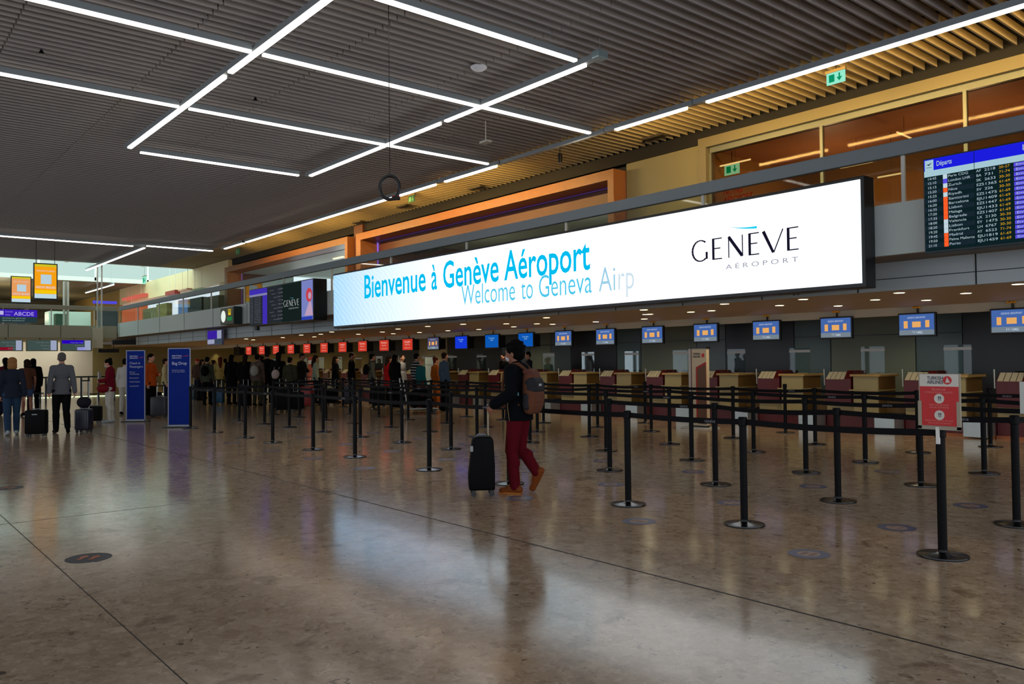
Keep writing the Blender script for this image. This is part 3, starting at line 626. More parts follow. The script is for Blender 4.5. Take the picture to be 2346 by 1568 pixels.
# ------------------------------------------------------------------ hanging monitors
sw = lambda n_, c, s=.85: glow(n_, c, s)
def screen_mat(kind):
    return {'closed': sw('closed screen', (72, 108, 178)), 'red': sw('red screen', (214, 62, 44)), 'blue': sw('blue screen', (14, 92, 190)), 'deep': sw('deep blue screen', (22, 60, 225)), 'grey': sw('violet grey screen', (84, 84, 120)), 'black': mat('screen off', (10, 12, 14), .2)}[kind]
tile = sw('orange tile', (246, 180, 104)); greyb = sw('grey screen band', (124, 138, 150)); pw_ = sw('pale screen writing', (200, 214, 235))
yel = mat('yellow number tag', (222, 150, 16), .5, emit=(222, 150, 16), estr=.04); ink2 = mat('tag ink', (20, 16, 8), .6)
for n_ in range(83, 58, -1):
    kind = 'closed' if n_ >= 74 else {73: 'blue', 72: 'blue', 71: 'deep', 70: 'grey', 59: 'black'}.get(n_, 'red')
    cx, yy = MX[n_], 15.9
    desc = {'closed': 'black monitor showing the blue closed notice above check-in desk %s', 'blue': 'black monitor with light blue screen above check-in desk %s', 'deep': 'black monitor with deep blue screen above check-in desk %s', 'grey': 'black monitor with violet grey screen above check-in desk %s', 'red': 'black monitor with red screen above check-in desk %s', 'black': 'switched off black monitor past desk %s, end of the row'}[kind] % words(n_)
    t = thing('hanging_monitor', desc, 'monitor', (cx, yy, 2.1), 0, 'check-in monitors')
    deep = .12 if n_ >= 74 else .34
    m = MB(); m.box(-.355, .355, 0, .07, -.235, .225, .012); m.box(-.30, .30, .07, deep, -.17, .15, .02) if n_ >= 74 else m.prism([(-.3, -.2), (.3, -.2), (.2, -.1), (.2, .12), (-.2, .12)], .07, deep)
    if n_ < 74: m.box(.2, .33, .05, .3, -.17, .16, .02)
    m.build('case', blk, t)
    MB().tube([(0, .06, .2), (0, .06, .35)], .02, 8).build('hanger', blk, t)
    s_ = MB().box(-.325, .325, -.006, 0, -.2, .195).build('display', screen_mat(kind), t)
    y_ = -.009
    if kind in ('closed', 'grey'):
        MB().box(-.325, .325, y_, -.006, -.2, -.105).build('grey_band', greyb, s_)
        m = MB(); [MB().box(a_, b_, y_, -.006, c_, d_, .002).build('orange_tile', tile, s_) for a_, b_, c_, d_ in ((-.24, -.165, -.07, .07), (-.08, .08, -.055, .055), (.165, .24, -.06, .075))]
        letters([('GENEVE AEROPORT', (-.17, y_, .115), .035, .34), ('FERMÉ', (-.09, y_, -.175), .05, .20, .01)], pw_, s_, world=False)
    elif kind == 'red':
        v = n_ % 3
        letters([('Swiss' if v else 'easyJet', (-.2, y_, .07), .07, .4, .01), ('Bag drop', (-.15, y_, -.02), .05, .3), ('Check-in', (-.2, y_, -.14), .04, .4)], sw('pink screen writing', (250, 190, 176)), s_, world=False)
    elif kind in ('blue', 'deep'):
        letters([('Transfer', (-.15, y_, .07), .05, .3), ('desk', (-.06, y_, .01), .05, .14)], sw('light blue writing', (150, 205, 235)), s_, world=False)
    if n_ >= 60:
        tg = thing('number_tag', 'yellow tag with black number %s over its check-in desk' % words(n_), 'sign', (cx-.02, 15.93, 2.47), 0, 'yellow desk number tags')
        m = MB(); m.box(-.075, .075, 0, .04, -.06, .075, .008); m.build('panel', yel, tg)
        lettering(str(n_), ink2, (-.05, -.003, -.03), .075, .10, parent=tg, world=False, bold=.02)
# downlights in the soffit
dl = glow('downlight glow', (255, 236, 180), DOWN)
spots = [(1475, 710), (1583, 715), (1370, 711), (1252, 728), (1266, 743), (1476, 731), (1480, 720.5), (1365, 737.5), (1488, 720), (1630, 712), (1786, 700), (1660, 696.5), (2005, 687), (2333, 651), (2213, 672), (2060, 671), (2122, 688), (1840, 686), (1920, 701), (1097, 755), (1160, 742), (1177, 749), (980, 748), (1061, 743), (1026, 758), (961, 762), (901, 765), (876, 761), (821, 766), (912, 754), (735, 766), (760, 761), (720, 772), (690, 768), (648, 774), (580, 779), (564, 777), (1230, 742), (500, 800)]
lamps = {}
for px, py in spots[:-1]:
    p = at(px, py, 'Z', 2.449)
    if 11.9 < p.y < 18.8 and p.x > -49: lamps.setdefault(round(81-(p.x+5.39)/-1.64), []).append(p)
for n_, ps in lamps.items():
    ps.sort(key=lambda p: p.y); k = len(ps)
    sfx = {1: [''], 2: [', fascia side', ', monitor side'], 3: [', closest to the fascia', ', middle one', ', closest to the monitors']}.get(k, [', %s in from the fascia' % NW2 for NW2 in ('first', 'second', 'third', 'fourth', 'fifth', 'sixth')])
    for p, sf in zip(ps, sfx):
        t = thing('downlight', 'small round warm soffit downlight above desk %s%s' % (words(n_), sf), 'light', (p.x, p.y, 2.449), 0, 'soffit downlights')
        m2 = MB(); m2.lathe([(.075, -.004), (.1, -.004), (.1, .0), (.075, .0)], 0, 0, 20); m2.build('ring', hdr, t)
        MB().disc((0, 0, -.006), .075, 'Z', .008, 20).build('lamp', dl, t)
wl = bpy.data.lights.new('wall_washer', 'SPOT'); wl.energy = 22; wl.color = (1, .86, .5); wl.spot_size = 1.3; wl.spot_blend = .8; wl.shadow_soft_size = .05
p = at(495, 800, 'X', -49.5); o = bpy.data.objects.new('wall_washer', wl); C.objects.link(o); o.location = (-49.25, p.y, 2.4)
# added spots on an even grid brighten the desk zone beside the downlights
for i in range(28):
    L = bpy.data.lights.new('desk_zone_fill', 'SPOT'); L.energy = DESK_FILL; L.color = (1, .84, .52); L.spot_size = 2.6; L.spot_blend = .9; L.shadow_soft_size = .06
    o = bpy.data.objects.new('desk_zone_fill', L); C.objects.link(o); o.location = (-3.4-(i//2)*3.28-(1.6 if i % 2 else 0), 17.6 if i % 2 else 14.6, 2.43)
# ------------------------------------------------------------------ queue posts and belts
pb = mat('black powder coat', (5, 6, 7), .45, spec=.12); pbase = mat('post base', (12, 13, 16), .2, spec=.55); beltm = mat('black belt webbing', (8, 8, 12), .6, spec=.15); pw2 = mat('belt print', (150, 150, 160), .6)
base_me = MB().lathe([(.02, 0), (.178, 0), (.18, .006), (.178, .014), (.05, .026), (.034, .034), (.034, .05)], 0, 0, 36).mesh('base', True)
pole_me = MB().tube([(0, 0, .03), (0, 0, .90)], .0325, 20).mesh('pole', True)
cap_me = MB().lathe([(.033, .885), (.040, .89), (.040, .955), (.034, .967), (.001, .968)], 0, 0, 24).mesh('cap', True)
for me_, mm in ((base_me, pbase), (pole_me, pb), (cap_me, pb)): me_.materials.append(mm)
R = [(6.27, [-2.66, -4.32, -5.71, -7.63, -9.36, -11.44, -12.90, -14.58, -15.90, -17.62, -19.16], 'front row', True),
     (8.0, [-2.71, -4.37, -5.90, -7.61, -9.5, -11.28, -12.83, -14.38, -15.98, -17.67, -19.08, -20.69], 'second row', False),
     (9.66, [-2.5, -4.26, -5.71, -7.54, -9.26, -11.16, -12.74, -14.40, -15.94, -17.66, -19.13, -20.70, -22.4], 'third row', False),
     (11.2, [-2.4, -4.15, -5.70, -7.52, -9.21, -11.18, -12.70, -14.46, -15.95, -17.66, -19.12, -20.71, -22.48, -24.2], 'fourth row', False),
     (12.88, [-2.3, -4.0, -5.71, -7.43, -9.08, -11.07, -12.60, -14.38, -15.9, -17.43, -19.1, -20.7, -22.32, -24.3, -26.0], 'fifth row', False),
     (14.5, [-5.27, -12.64, -9.0], 'sixth row', False)]
NUM = ['first', 'second', 'third', 'fourth', 'fifth', 'sixth', 'seventh', 'eighth', 'ninth', 'tenth', 'eleventh', 'twelfth', 'thirteenth', 'fourteenth', 'fifteenth']
def belt_mesh(dx, dy, sag=.012):
    L_ = math.hypot(dx, dy); m = MB(); n_ = 8; ux, uy = dx/L_, dy/L_; nx, ny = -uy*.0012, ux*.0012
    P_ = []
    for i in range(n_+1):
        s_ = .04+(L_-.08)*i/n_; z = .895-sag*4*(i/n_)*(1-i/n_); P_.append((ux*s_, uy*s_, z))
    for A, B in zip(P_, P_[1:]):
        for sg in (1, -1):
            m.quad((A[0]+nx*sg, A[1]+ny*sg, A[2]), (B[0]+nx*sg, B[1]+ny*sg, B[2]), (B[0]+nx*sg, B[1]+ny*sg, B[2]+.052), (A[0]+nx*sg, A[1]+ny*sg, A[2]+.052))
    me_ = m.mesh('belt'); me_.materials.append(beltm); return me_
print_me = lettering('GENÈVE', pw2, (0, -.004, 0), .022, .12)
for y, xs, rn, near in R:
    for i, x in enumerate(xs):
        if rn == 'front row' and i == 0: lb = 'black belt post carrying the red notice, nearest the camera'
        elif rn == 'sixth row': lb = 'black belt post close to the desks, %s' % ('near the photo edge', 'beside the tall totem sign', 'in front of desk 78')[i]
        else: lb = 'black belt post in the %s, %s from the red notice end' % (rn, NUM[i])
        yy = y+(.1 if (i == 0 and near) else 0)
        t = thing('queue_post', lb, 'barrier post', (x, yy, 0), 0, 'queue barrier posts')
        link('base', base_me, t); link('pole', pole_me, t); link('cap', cap_me, t)
        if i < len(xs)-1 and rn != 'sixth row':
            dx = xs[i+1]-x; b1 = link('belt', belt_mesh(dx, (y-yy), .01+.02*random.random()), t)
            if (i+len(rn)) % 2 == 0: link('lettering', print_me, b1, loc=(dx*.3, .0, .897))
        # the lanes turn at alternate ends
        if rn != 'sixth row' and ((i == len(xs)-1 and rn in ('front row', 'third row')) or (i == 0 and rn in ('second row', 'fourth row'))):
            q = [r for r in R if r[0] > y][0]; x2 = min(q[1], key=lambda u: abs(u-x))
            link('belt', belt_mesh(x2-x, q[0]-y), t)
# the red notice on its post
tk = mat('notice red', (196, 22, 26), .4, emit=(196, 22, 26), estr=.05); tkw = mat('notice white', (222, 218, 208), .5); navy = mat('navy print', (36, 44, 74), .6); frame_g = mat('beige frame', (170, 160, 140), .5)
t = thing('queue_notice', 'red and white airline notice in a beige frame on top of the nearest queue post', 'notice', (-2.65, 6.33, .97))
x0, x1 = at(2108, 920, 'Y', 6.33).x, at(2196, 920, 'Y', 6.33).x; z0, z1 = at(2150, 982, 'Y', 6.33).z, at(2150, 858, 'Y', 6.33).z; W_ = x1-x0; H_ = z1-z0
MB().box(x0-.012, x1+.012, 6.335, 6.35, z0-.004, z1+.004, .003).build('frame', frame_g, t, world=True)
MB().box(x0, x1, 6.328, 6.335, z1-.225*H_, z1).build('header', tkw, t, world=True)
MB().box(x0, x1, 6.329, 6.335, z0+.02, z1-.225*H_).build('panel', tk, t, world=True)
m = MB(); m.box(x0-.014, x0+.012, 6.322, 6.34, z0-.006, z0+.5*H_); m.box(x1-.012, x1+.014, 6.322, 6.34, z0-.006, z0+.5*H_); m.box(x0-.014, x1+.014, 6.322, 6.34, z0-.01, z0+.016); m.build('holder', frame_g, t, world=True)
letters([('TURKISH', (x0+.2*W_, 6.326, z1-.10*H_), .026, .42*W_, .01), ('AIRLINES', (x0+.2*W_, 6.326, z1-.175*H_), .026, .42*W_, .01)], navy, t)
m = MB(); m.disc((x0+.73*W_, 6.327, z1-.11*H_), .031, 'Y', .002); m.build('emblem', tk, t, world=True)
m = MB(); m.prism([(x0+.73*W_-.012, z1-.155*H_), (x0+.73*W_+.02, z1-.15*H_), (x0+.73*W_, z1-.055*H_), (x0+.73*W_-.006, z1-.1*H_)], 6.322, 6.324); m.build('emblem_bird', tkw, t, world=True)
m = MB(); m.disc((x0+.51*W_, 6.327, z1-.45*H_), .036, 'Y', .002); m.disc((x0+.51*W_, 6.327, z1-.755*H_), .036, 'Y', .002); m.build('pictogram_disc', tkw, t, world=True)
letters([('!!', (x0+.48*W_, 6.323, z1-.48*H_), .03, .02, .02), ('!!', (x0+.48*W_, 6.323, z1-.785*H_), .03, .02, .02)], navy, t)
pk = mat('notice small print', (232, 150, 140), .6)
letters([('DIS HATLAR', (x0+.32*W_, 6.326, z1-.30*H_), .016, .36*W_, .01), ('INTERNATIONAL FLIGHTS', (x0+.13*W_, 6.326, z1-.35*H_), .013, .72*W_), ('KEEP YOUR DISTANCE', (x0+.25*W_, 6.326, z1-.58*H_), .011, .5*W_), ('SOCIAL DISTANCE', (x0+.25*W_, 6.326, z1-.625*H_), .011, .5*W_), ('PLEASE WAIT BEHIND THE LINE', (x0+.13*W_, 6.326, z1-.87*H_), .011, .72*W_), ('THANK YOU FOR YOUR COMPLIANCE', (x0+.2*W_, 6.326, z1-.915*H_), .010, .6*W_)], pk, t)
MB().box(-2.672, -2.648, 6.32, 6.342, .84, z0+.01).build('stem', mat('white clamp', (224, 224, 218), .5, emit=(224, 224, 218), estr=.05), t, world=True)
# white notice at the photo's edge
t = thing('queue_notice', 'white paper notice cut off by the edge of the photo beside the last belt', 'notice', (-2.2, 8, .97))
p = at(2337, 875, 'Y', 8.0); q = at(2337, 948, 'Y', 8.0)
MB().box(p.x, p.x+.3, 7.98, 8.0, q.z, p.z, .003).build('panel', mat('paper white', (214, 220, 214), .6), t, world=True)
MB().box(p.x+.14, p.x+.16, 7.985, 8.0, .9, q.z).build('stem', pb, t, world=True)
# tall totem sign by the desks
t = thing('totem_sign', 'tall white and red airline totem standing among the posts before desk 76', 'sign', (-10.9, 14.2, 0))
x0, x1 = at(1581, 860, 'Y', 14.2).x, at(1621, 860, 'Y', 14.2).x; W_ = x1-x0
MB().box(x0, x1, 14.16, 14.26, .06, 1.70).build('panel', mat('totem cream', (214, 196, 164), .5), t, world=True)
MB().box(x0, x0+.13*W_, 14.15, 14.27, .06, 1.70).build('edge_strip', mat('totem grey edge', (196, 190, 184), .4), t, world=True)
MB().box(x0+.14*W_, x0+.17*W_, 14.155, 14.16, .06, 1.70).build('red_line', red, t, world=True)
MB().prism([(x0+.42*W_, .2), (x1, .2), (x1, 1.42), (x0+.42*W_, 1.30)], 14.15, 14.16).build('red_field', mat('totem red', (176, 34, 28), .5), t, world=True)
MB().prism([(x0+.52*W_, .1), (x1, .1), (x1, 1.37), (x0+.52*W_, 1.26)], 14.145, 14.15).build('brown_field', mat('totem brown', (110, 72, 44), .5), t, world=True)
MB().box(x0-.02, x1+.02, 14.14, 14.28, 1.70, 1.735).build('cap', blk, t, world=True)
letters([('TURKISH', (x0+.26*W_, 14.148, 1.57), .04, .42*W_, .02), ('AIRLINES', (x0+.26*W_, 14.148, 1.51), .04, .42*W_, .02)], navy, t)
MB().disc((x0+.83*W_, 14.158, 1.555), .045, 'Y', .006, sx=.8).build('emblem', tk, t, world=True)
m = MB(); m.box(x0-.12, x1+.12, 14.0, 14.45, .0, .025, .008); m.build('base', mat('white base', (206, 206, 200), .4), t, world=True)
MB().box(x0, x1, 14.17, 14.25, .02, .07).build('foot', blk, t, world=True)
# ------------------------------------------------------------------ floor stickers
sb = mat('blue floor sticker', (84, 88, 120), .4); so_ = mat('peach sticker centre', (176, 146, 130), .45); sn = mat('navy floor sticker', (44, 50, 72), .4)
def feet(m, s=1.0):
    for sg in (-1, 1):
        for (dx, dy, rx, ry) in ((.0, .018, .022, .034), (.0, -.035, .017, .020)):
            k = 12; vs = [m.bm.verts.new(((sg*.034+dx+rx*math.cos(a)) * s, (dy+ry*math.sin(a)) * s, .004)) for a in [2*PI*i/k for i in range(k)]]
            m.bm.faces.new(vs)
def ring_sticker():
    m = MB(); k = 36
    A = [m.bm.verts.new((.155*math.cos(2*PI*i/k), .155*math.sin(2*PI*i/k), .002)) for i in range(k)]; B = [m.bm.verts.new((.085*math.cos(2*PI*i/k), .085*math.sin(2*PI*i/k), .002)) for i in range(k)]
    for i in range(k): m.bm.faces.new((A[i], A[(i+1) % k], B[(i+1) % k], B[i]))
    return m.mesh('ring')
rm_ = ring_sticker(); rm_.materials.append(sb)
cm_ = MB().disc((0, 0, .0005), .086, 'Z', .001).mesh('centre'); cm_.materials.append(so_)
fm = MB(); feet(fm); fm_ = fm.mesh('feet_mark'); fm_.materials.append(mat('grey feet print', (150, 116, 104), .5))
SY = [(5.7, 'first'), (7.13, 'second'), (8.7, 'third'), (10.5, 'fourth')]
for y, nm in SY:
    for k, x in enumerate([-3.36, -5.06, -6.77, -8.4, -10.14, -11.75, -13.3, -15.1]+([-16.99, -18.47] if y == 8.7 else [])):
        if y == 10.5 and x != -5.06: continue
        if (y, x) in ((5.7, -8.4),): continue
        t = thing('floor_sticker', 'round blue floor sticker in the %s lane, %s from the red notice' % (nm, NUM[k]), 'floor sticker', (x, y, 0), random.uniform(-.3, .3), 'round floor stickers')
        link('ring', rm_, t); link('centre', cm_, t); link('feet_mark', fm_, t)
for (x, y, lb) in ((-6.98, 1.51, 'round navy floor sticker with orange feet on the open floor near the camera'), (-11.6, 1.62, 'round navy floor sticker on the open floor by the photo edge')):
    t = thing('floor_sticker', lb, 'floor sticker', (x, y, 0), .9, 'navy floor stickers')
    MB().disc((0, 0, .0005), .165, 'Z', .0015).build('disc', sn, t)
    fm = MB(); feet(fm, 1.3); fm.build('feet_mark', mat('orange feet print', (206, 128, 96), .5), t)
# ------------------------------------------------------------------ blue roll-up banners
def banner(px, py, pw, top, d, lines, label):
    g0 = at(px, py, 'Z', 0); n_ = Vector((-_fwd[0], -_fwd[1], 0)).normalized(); rz = math.atan2(n_.x, -n_.y)
    t = thing('roll_up_banner', label, 'banner', g0, rz, 'blue roll-up banners')
    dist = (g0.x*_fwd[0]+g0.y*_fwd[1])/math.hypot(_fwd[0], _fwd[1]); W_ = pw/F_PX*dist
    MB().box(-W_/2, W_/2, -.004, .004, .06, top).build('panel', mat('airline blue', (8, 42, 140), .5, var=.35, vscale=1.2, spec=.1), t)
    m = MB(); m.box(-W_/2-.02, -W_/2, -.012, .012, .04, top+.01); m.box(W_/2, W_/2+.02, -.012, .012, .04, top+.01); m.box(-W_/2-.02, W_/2+.02, -.012, .012, top, top+.02)
    m.build('frame', mat('banner frame', (150, 154, 176), .4, .3), t)
    MB().box(-W_/2-.02, W_/2+.02, -.05, .05, .02, .07, .01).build('base', mat('silver base', (140, 144, 156), .4, .4), t)
    MB().box(-W_/2-.13, W_/2+.13, -.07, .07, .0, .022, .006).build('foot_plate', blk, t)
    bw = mat('banner white print', (200, 208, 232), .6)
    letters([(s, (-W_/2+x*W_, -.006, z), h, wd*W_, bo) for s, x, z, h, wd, bo in lines], bw, t, world=False)
    m = MB(); m.prism([(W_*.02, top-.19), (W_*.42, top-.15), (W_*.44, top-.165), (W_*.2, top-.17)], -.007, -.005); m.build('ribbon_mark', mat('banner red', (200, 40, 60), .5), t)
    return t
banner(411, 980, 48, 1.84, 0, [('BRITISH', .15, 1.66, .035, .45, .01), ('AIRWAYS', .15, 1.61, .035, .45, .01), ('Bag Drop', .15, 1.47, .07, .70, .01), ('Check in online', .15, 1.33, .026, .6, 0), ('or at the kiosk', .15, 1.29, .026, .62, 0)], 'blue roll-up banner reading Bag Drop at the head of the queue')
banner(311, 967, 40, 1.83, 0, [('BRITISH', .15, 1.68, .035, .45, .01), ('AIRWAYS', .15, 1.63, .035, .45, .01), ('Check in', .15, 1.49, .06, .6, 0), ('Passengers', .15, 1.40, .06, .75, 0), ('First', .15, 1.27, .035, .3, 0), ('Club Europe', .15, 1.22, .035, .55, 0), ('Executive', .15, 1.12, .035, .5, 0), ('Gold Silver', .15, 1.02, .035, .6, 0), ('oneworld', .15, .91, .035, .5, 0)], 'blue roll-up banner with several lines of text beside the person in red')
# ------------------------------------------------------------------ hanging displays and signs at the end of the hall
og = sw('orange advert', (246, 160, 20), 1.0)
def advert(X, a0, a1, label, top=True, pale_=False):
    p, q = at(a0[0], a0[1], 'X', X), at(a1[0], a1[1], 'X', X); W_, H_ = q.y-p.y, p.z-q.z
    t = thing('hanging_display', label, 'display', (X-.05, (p.y+q.y)/2, q.z), 0, 'orange hanging displays')
    MB().box(X-.12, X, p.y, q.y, q.z, p.z, .01).build('casing', blk, t, world=True)
    y0, y1, z0, z1 = p.y+.04*W_, q.y-.05*W_, q.z+.06*H_, p.z-.03*H_; h = z1-z0; w2 = y1-y0
    f1 = sw('orange advert pale', (236, 160, 96), .95) if pale_ else og
    MB().box(X, X+.006, y0, y1, z0, z1).build('display', f1, t, world=True)
    MB().box(X+.006, X+.008, y0, y1, z0+.14*h, z0+.24*h).build('yellow_band', sw('yellow band', (250, 205, 10), .95), t, world=True)
    MB().box(X+.006, X+.008, y0, y1, z0+.93*h, z1).build('yellow_band', sw('yellow green band', (214, 200, 40), .9), t, world=True)
    MB().box(X+.006, X+.008, y0, y1, z0, z0+.13*h).build('pale_band', sw('pale blue band', (196, 224, 235), .9), t, world=True)
    MB().box(X+.006, X+.009, y0+.28*w2, y0+.77*w2, z0+.42*h, z0+.70*h, .001).build('pale_tile', sw('pale blue tile', (190, 216, 228), .9), t, world=True)
    letters([('WELCOME TO GENEVA', (X+.009, y0+.08*w2, z0+.78*h), .05*h, .84*w2, .0), ('SANITARY MEASURES', (X+.009, y0+.05*w2, z0+.29*h), .07*h, .9*w2, .02)], sw('advert white writing', (235, 215, 210), .9), t, facing='+X')
    return t, p, q
t, p, q = advert(-38.0, (77, 602), (132, 690), 'orange hanging display on two rods in front of the end gallery rail')
m = MB(); m.tube([((-38.06), p.y+.1, p.z-.05), (-38.06, p.y+.1, 7.06)], .015, 6); m.tube([((-38.06), q.y-.1, p.z-.05), (-38.06, q.y-.1, 7.06)], .012, 6); m.build('rod', blk, t, world=True)
t, p, q = advert(-47.0, (25, 632), (72, 697), 'paler orange display standing behind the end gallery rail', pale_=True)
MB().box(-47.09, -47.03, p.y+.3*(q.y-p.y), p.y+.7*(q.y-p.y), 3.1, q.z).build('stand', blk, t, world=True)
# ABCDE sign
p, q = at(-30, 708, 'X', -44.5), at(85, 740, 'X', -44.5); H_ = p.z-q.z; W_ = q.y-p.y
t = thing('gate_sign', 'violet and dark green sign with gate letters ABCDE on the end gallery', 'sign', (-44.5, (p.y+q.y)/2, q.z))
MB().box(-44.59, -44.5, p.y, q.y, q.z, p.z, .008).build('panel', sw('dark sign green', (44, 66, 72), .7), t, world=True)
MB().box(-44.5, -44.494, p.y, q.y, p.z-.55*H_, p.z).build('violet_field', sw('violet sign field', (62, 30, 190), .85), t, world=True)
MB().box(-44.494, -44.49, at(-2, 712, 'X', -44.49).y, at(8, 712, 'X', -44.49).y, p.z-.42*H_, p.z-.12*H_).build('pictogram_tile', sw('pale violet tile', (200, 196, 240), .8), t, world=True)
lv = sw('lilac writing', (178, 166, 236), .85)
letters([('ABCDE', (-44.49, at(32, 720, 'X', -44.49).y, p.z-.46*H_), .30*H_, at(78, 720, 'X', -44.49).y-at(32, 720, 'X', -44.49).y, .01), ('Contrôle', (-44.49, at(12, 720, 'X', -44.49).y, p.z-.22*H_), .09*H_, .30), ('Gates', (-44.49, at(12, 720, 'X', -44.49).y, p.z-.46*H_), .09*H_, .2)], lv, t, facing='+X')
letters([('Assistance générale', (-44.49, at(5, 730, 'X', -44.49).y, p.z-.72*H_), .11*H_, .95), ('Special assistance', (-44.49, at(5, 730, 'X', -44.49).y, p.z-.90*H_), .11*H_, .90)], sw('grey green writing', (150, 176, 170), .7), t, facing='+X')
# three wayfinding boxes
for i, (a0, a1, lb) in enumerate((((-18, 778), (53, 805), 'dark wayfinding box with a crimson line under the end gallery'), ((60, 778), (133, 805), 'plain dark green wayfinding box under the end gallery'), ((139, 778), (211, 805), 'wayfinding box with a violet line under the end gallery'))):
    p, q = at(*a0, 'X', -44.0), at(*a1, 'X', -44.0); W_, H_ = q.y-p.y, p.z-q.z
    t = thing('wayfinding_sign', lb, 'sign', (-44, (p.y+q.y)/2, q.z), 0, 'wayfinding boxes')
    MB().tube([(-44.1, (p.y+q.y)/2, p.z-.08), (-44.64, (p.y+q.y)/2, p.z-.08), (-44.64, (p.y+q.y)/2, 2.86)], .02, 6).build('bracket', blk, t, world=True)
    MB().box(-44.12, -44.0, p.y, q.y, q.z, p.z, .008).build('casing', mat('olive grey frame', (140, 138, 112), .5), t, world=True)
    MB().box(-44.0, -43.99, p.y+.04*W_, q.y-.04*W_, q.z+.06*H_, p.z-.06*H_).build('display', sw('dim green display', (70, 88, 84), .75), t, world=True)
    MB().box(-43.99, -43.985, p.y+.76*W_, q.y-.05*W_, q.z+.08*H_, p.z-.08*H_).build('pale_field', sw('pale lilac field', (168, 176, 205), .8), t, world=True)
    if i == 0: MB().box(-43.99, -43.985, p.y+.04*W_, p.y+.66*W_, q.z+.08*H_, q.z+.34*H_).build('crimson_line', sw('crimson line', (140, 16, 40), .8), t, world=True)
    if i == 2: MB().box(-43.99, -43.985, p.y+.04*W_, p.y+.72*W_, p.z-.36*H_, p.z-.07*H_).build('violet_line', sw('violet line', (44, 0, 196), .85), t, world=True); MB().box(-43.99, -43.985, p.y+.52*W_, p.y+.8*W_, q.z+.08*H_, q.z+.34*H_).build('pale_line', sw('lilac line', (160, 160, 235), .8), t, world=True)
    letters([(s, (-43.98, p.y+W_*x, p.z-H_*z), .09*H_, W_*w__) for s, x, z, w__ in (('Train Bus Taxi', .3, .3, .4), ('Parking', .45, .56, .26), ('Hôtel', .5, .82, .2))], sw('grey sign writing', (150, 160, 160), .6), t, facing='+X')
# black hanging signs under the corner
for (a0, a1, X, lb) in (((258, 779), (312, 790), -43, 'flat black box sign hanging under the gallery corner'), ((225, 800), (273, 808), -46, 'narrow black sign over the passage behind the person in red')):
    p, q = at(*a0, 'X', X), at(*a1, 'X', X)
    t = thing('hanging_sign', lb, 'sign', (X, (p.y+q.y)/2, q.z)); MB().box(X-.15, X, p.y, q.y, q.z, p.z, .01).build('panel', blk, t, world=True)
    zt = 2.83 if X == -43 else 2.72
    MB().tube([(X-.07, q.y-.25, p.z-.02), (X-.07, q.y-.25, 2.97)], .015, 6).build('rod', blk, t, world=True)
# column end and hanging rods at the gallery corner
p, q = at(214, 750, 'X', -44.3), at(236, 800, 'X', -44.3)
struct(MB().box(-44.58, -44.3, p.y, q.y, 2.3, 3.3, .01).build('trim_column_box', mat('pale column box', (214, 206, 180), .4)))
for px, zt, lb in ((223, 6.6, 'white rod nearer the gallery corner, first of a pair'), (233, 6.6, 'white rod at the gallery corner, second of the pair'), (147, 5.7, 'short white rod by the orange display, first of a pair'), (155, 5.7, 'short white rod farther from the orange display, second of the pair')):
    y = at(px, 740, 'X', -44.45 if px > 200 else -46).y; X = -44.45 if px > 200 else -46
    tag(MB().tube([(X, y, 3.3 if px > 200 else 3.1), (X, y, zt)], .035 if px > 200 else .06, 8).build('hanging_rod', white), lb, 'rod', 'white rods')
# black railing across the end of the hall floor
t = thing('floor_railing', 'black floor railing behind the walking couple', 'railing', (-36, 7, 0))
p, q = at(90, 873, 'X', -36), at(290, 873, 'X', -36)
MB().tube([(-36, p.y-4, 1.0), (-36, q.y+.6, 1.0)], .03, 8).build('top_rail', blk, t, world=True)
for px in (92, 105, 130, 155, 186, 203, 226, 262, 283): y = at(px, 900, 'X', -36).y; MB().tube([(-36, y, 0), (-36, y, 1.0)], .035, 8).build('rail_post', blk, t, world=True)
lo = glow('floor light strip', (220, 235, 190), 1.6)
m = MB(); m.box(-41.8, -41.7, -3, 12.5, .0, .03); tag(m.build('floor_light_strip', lo), 'thin bright light strip on the floor behind the black railing', 'light')
# ------------------------------------------------------------------ small things under the ceiling
p = at(893, 430, 'Y', 5.85)
t = thing('cable_ring', 'black hoop with a red clip hanging on a long cable under the ceiling', 'cable ring', (p.x, p.y, p.z-.17))
pts = [(p.x+.135*math.cos(a_)*_right[0], p.y+.135*math.cos(a_)*_right[1], p.z+.165*math.sin(a_)) for a_ in [2*PI*k/28 for k in range(29)]]
MB().tube(pts, .024, 10, False).build('hoop', blk, t, world=True, smooth=True)
MB().tube([(p.x, p.y, p.z+.165), (p.x, p.y, 6.66)], .006, 6).build('cable', blk, t, world=True)
q = Vector((p.x+.08*_right[0], p.y+.08*_right[1], p.z-.15))
MB().tube([q-Vector((.05*_right[0], .05*_right[1], 0)), q+Vector((.06*_right[0], .06*_right[1], 0))], .028, 10).build('connector', blk, t, world=True)
MB().tube([q+Vector((-.04*_right[0], -.04*_right[1], .03)), q+Vector((.05*_right[0], .05*_right[1], .03))], .014, 8).build('clip', mat('red clip', (190, 30, 20), .4), t, world=True)
gx = glow('exit sign glow', (150, 235, 205), 1.0); gxd = glow('exit sign green', (10, 160, 110), .8)
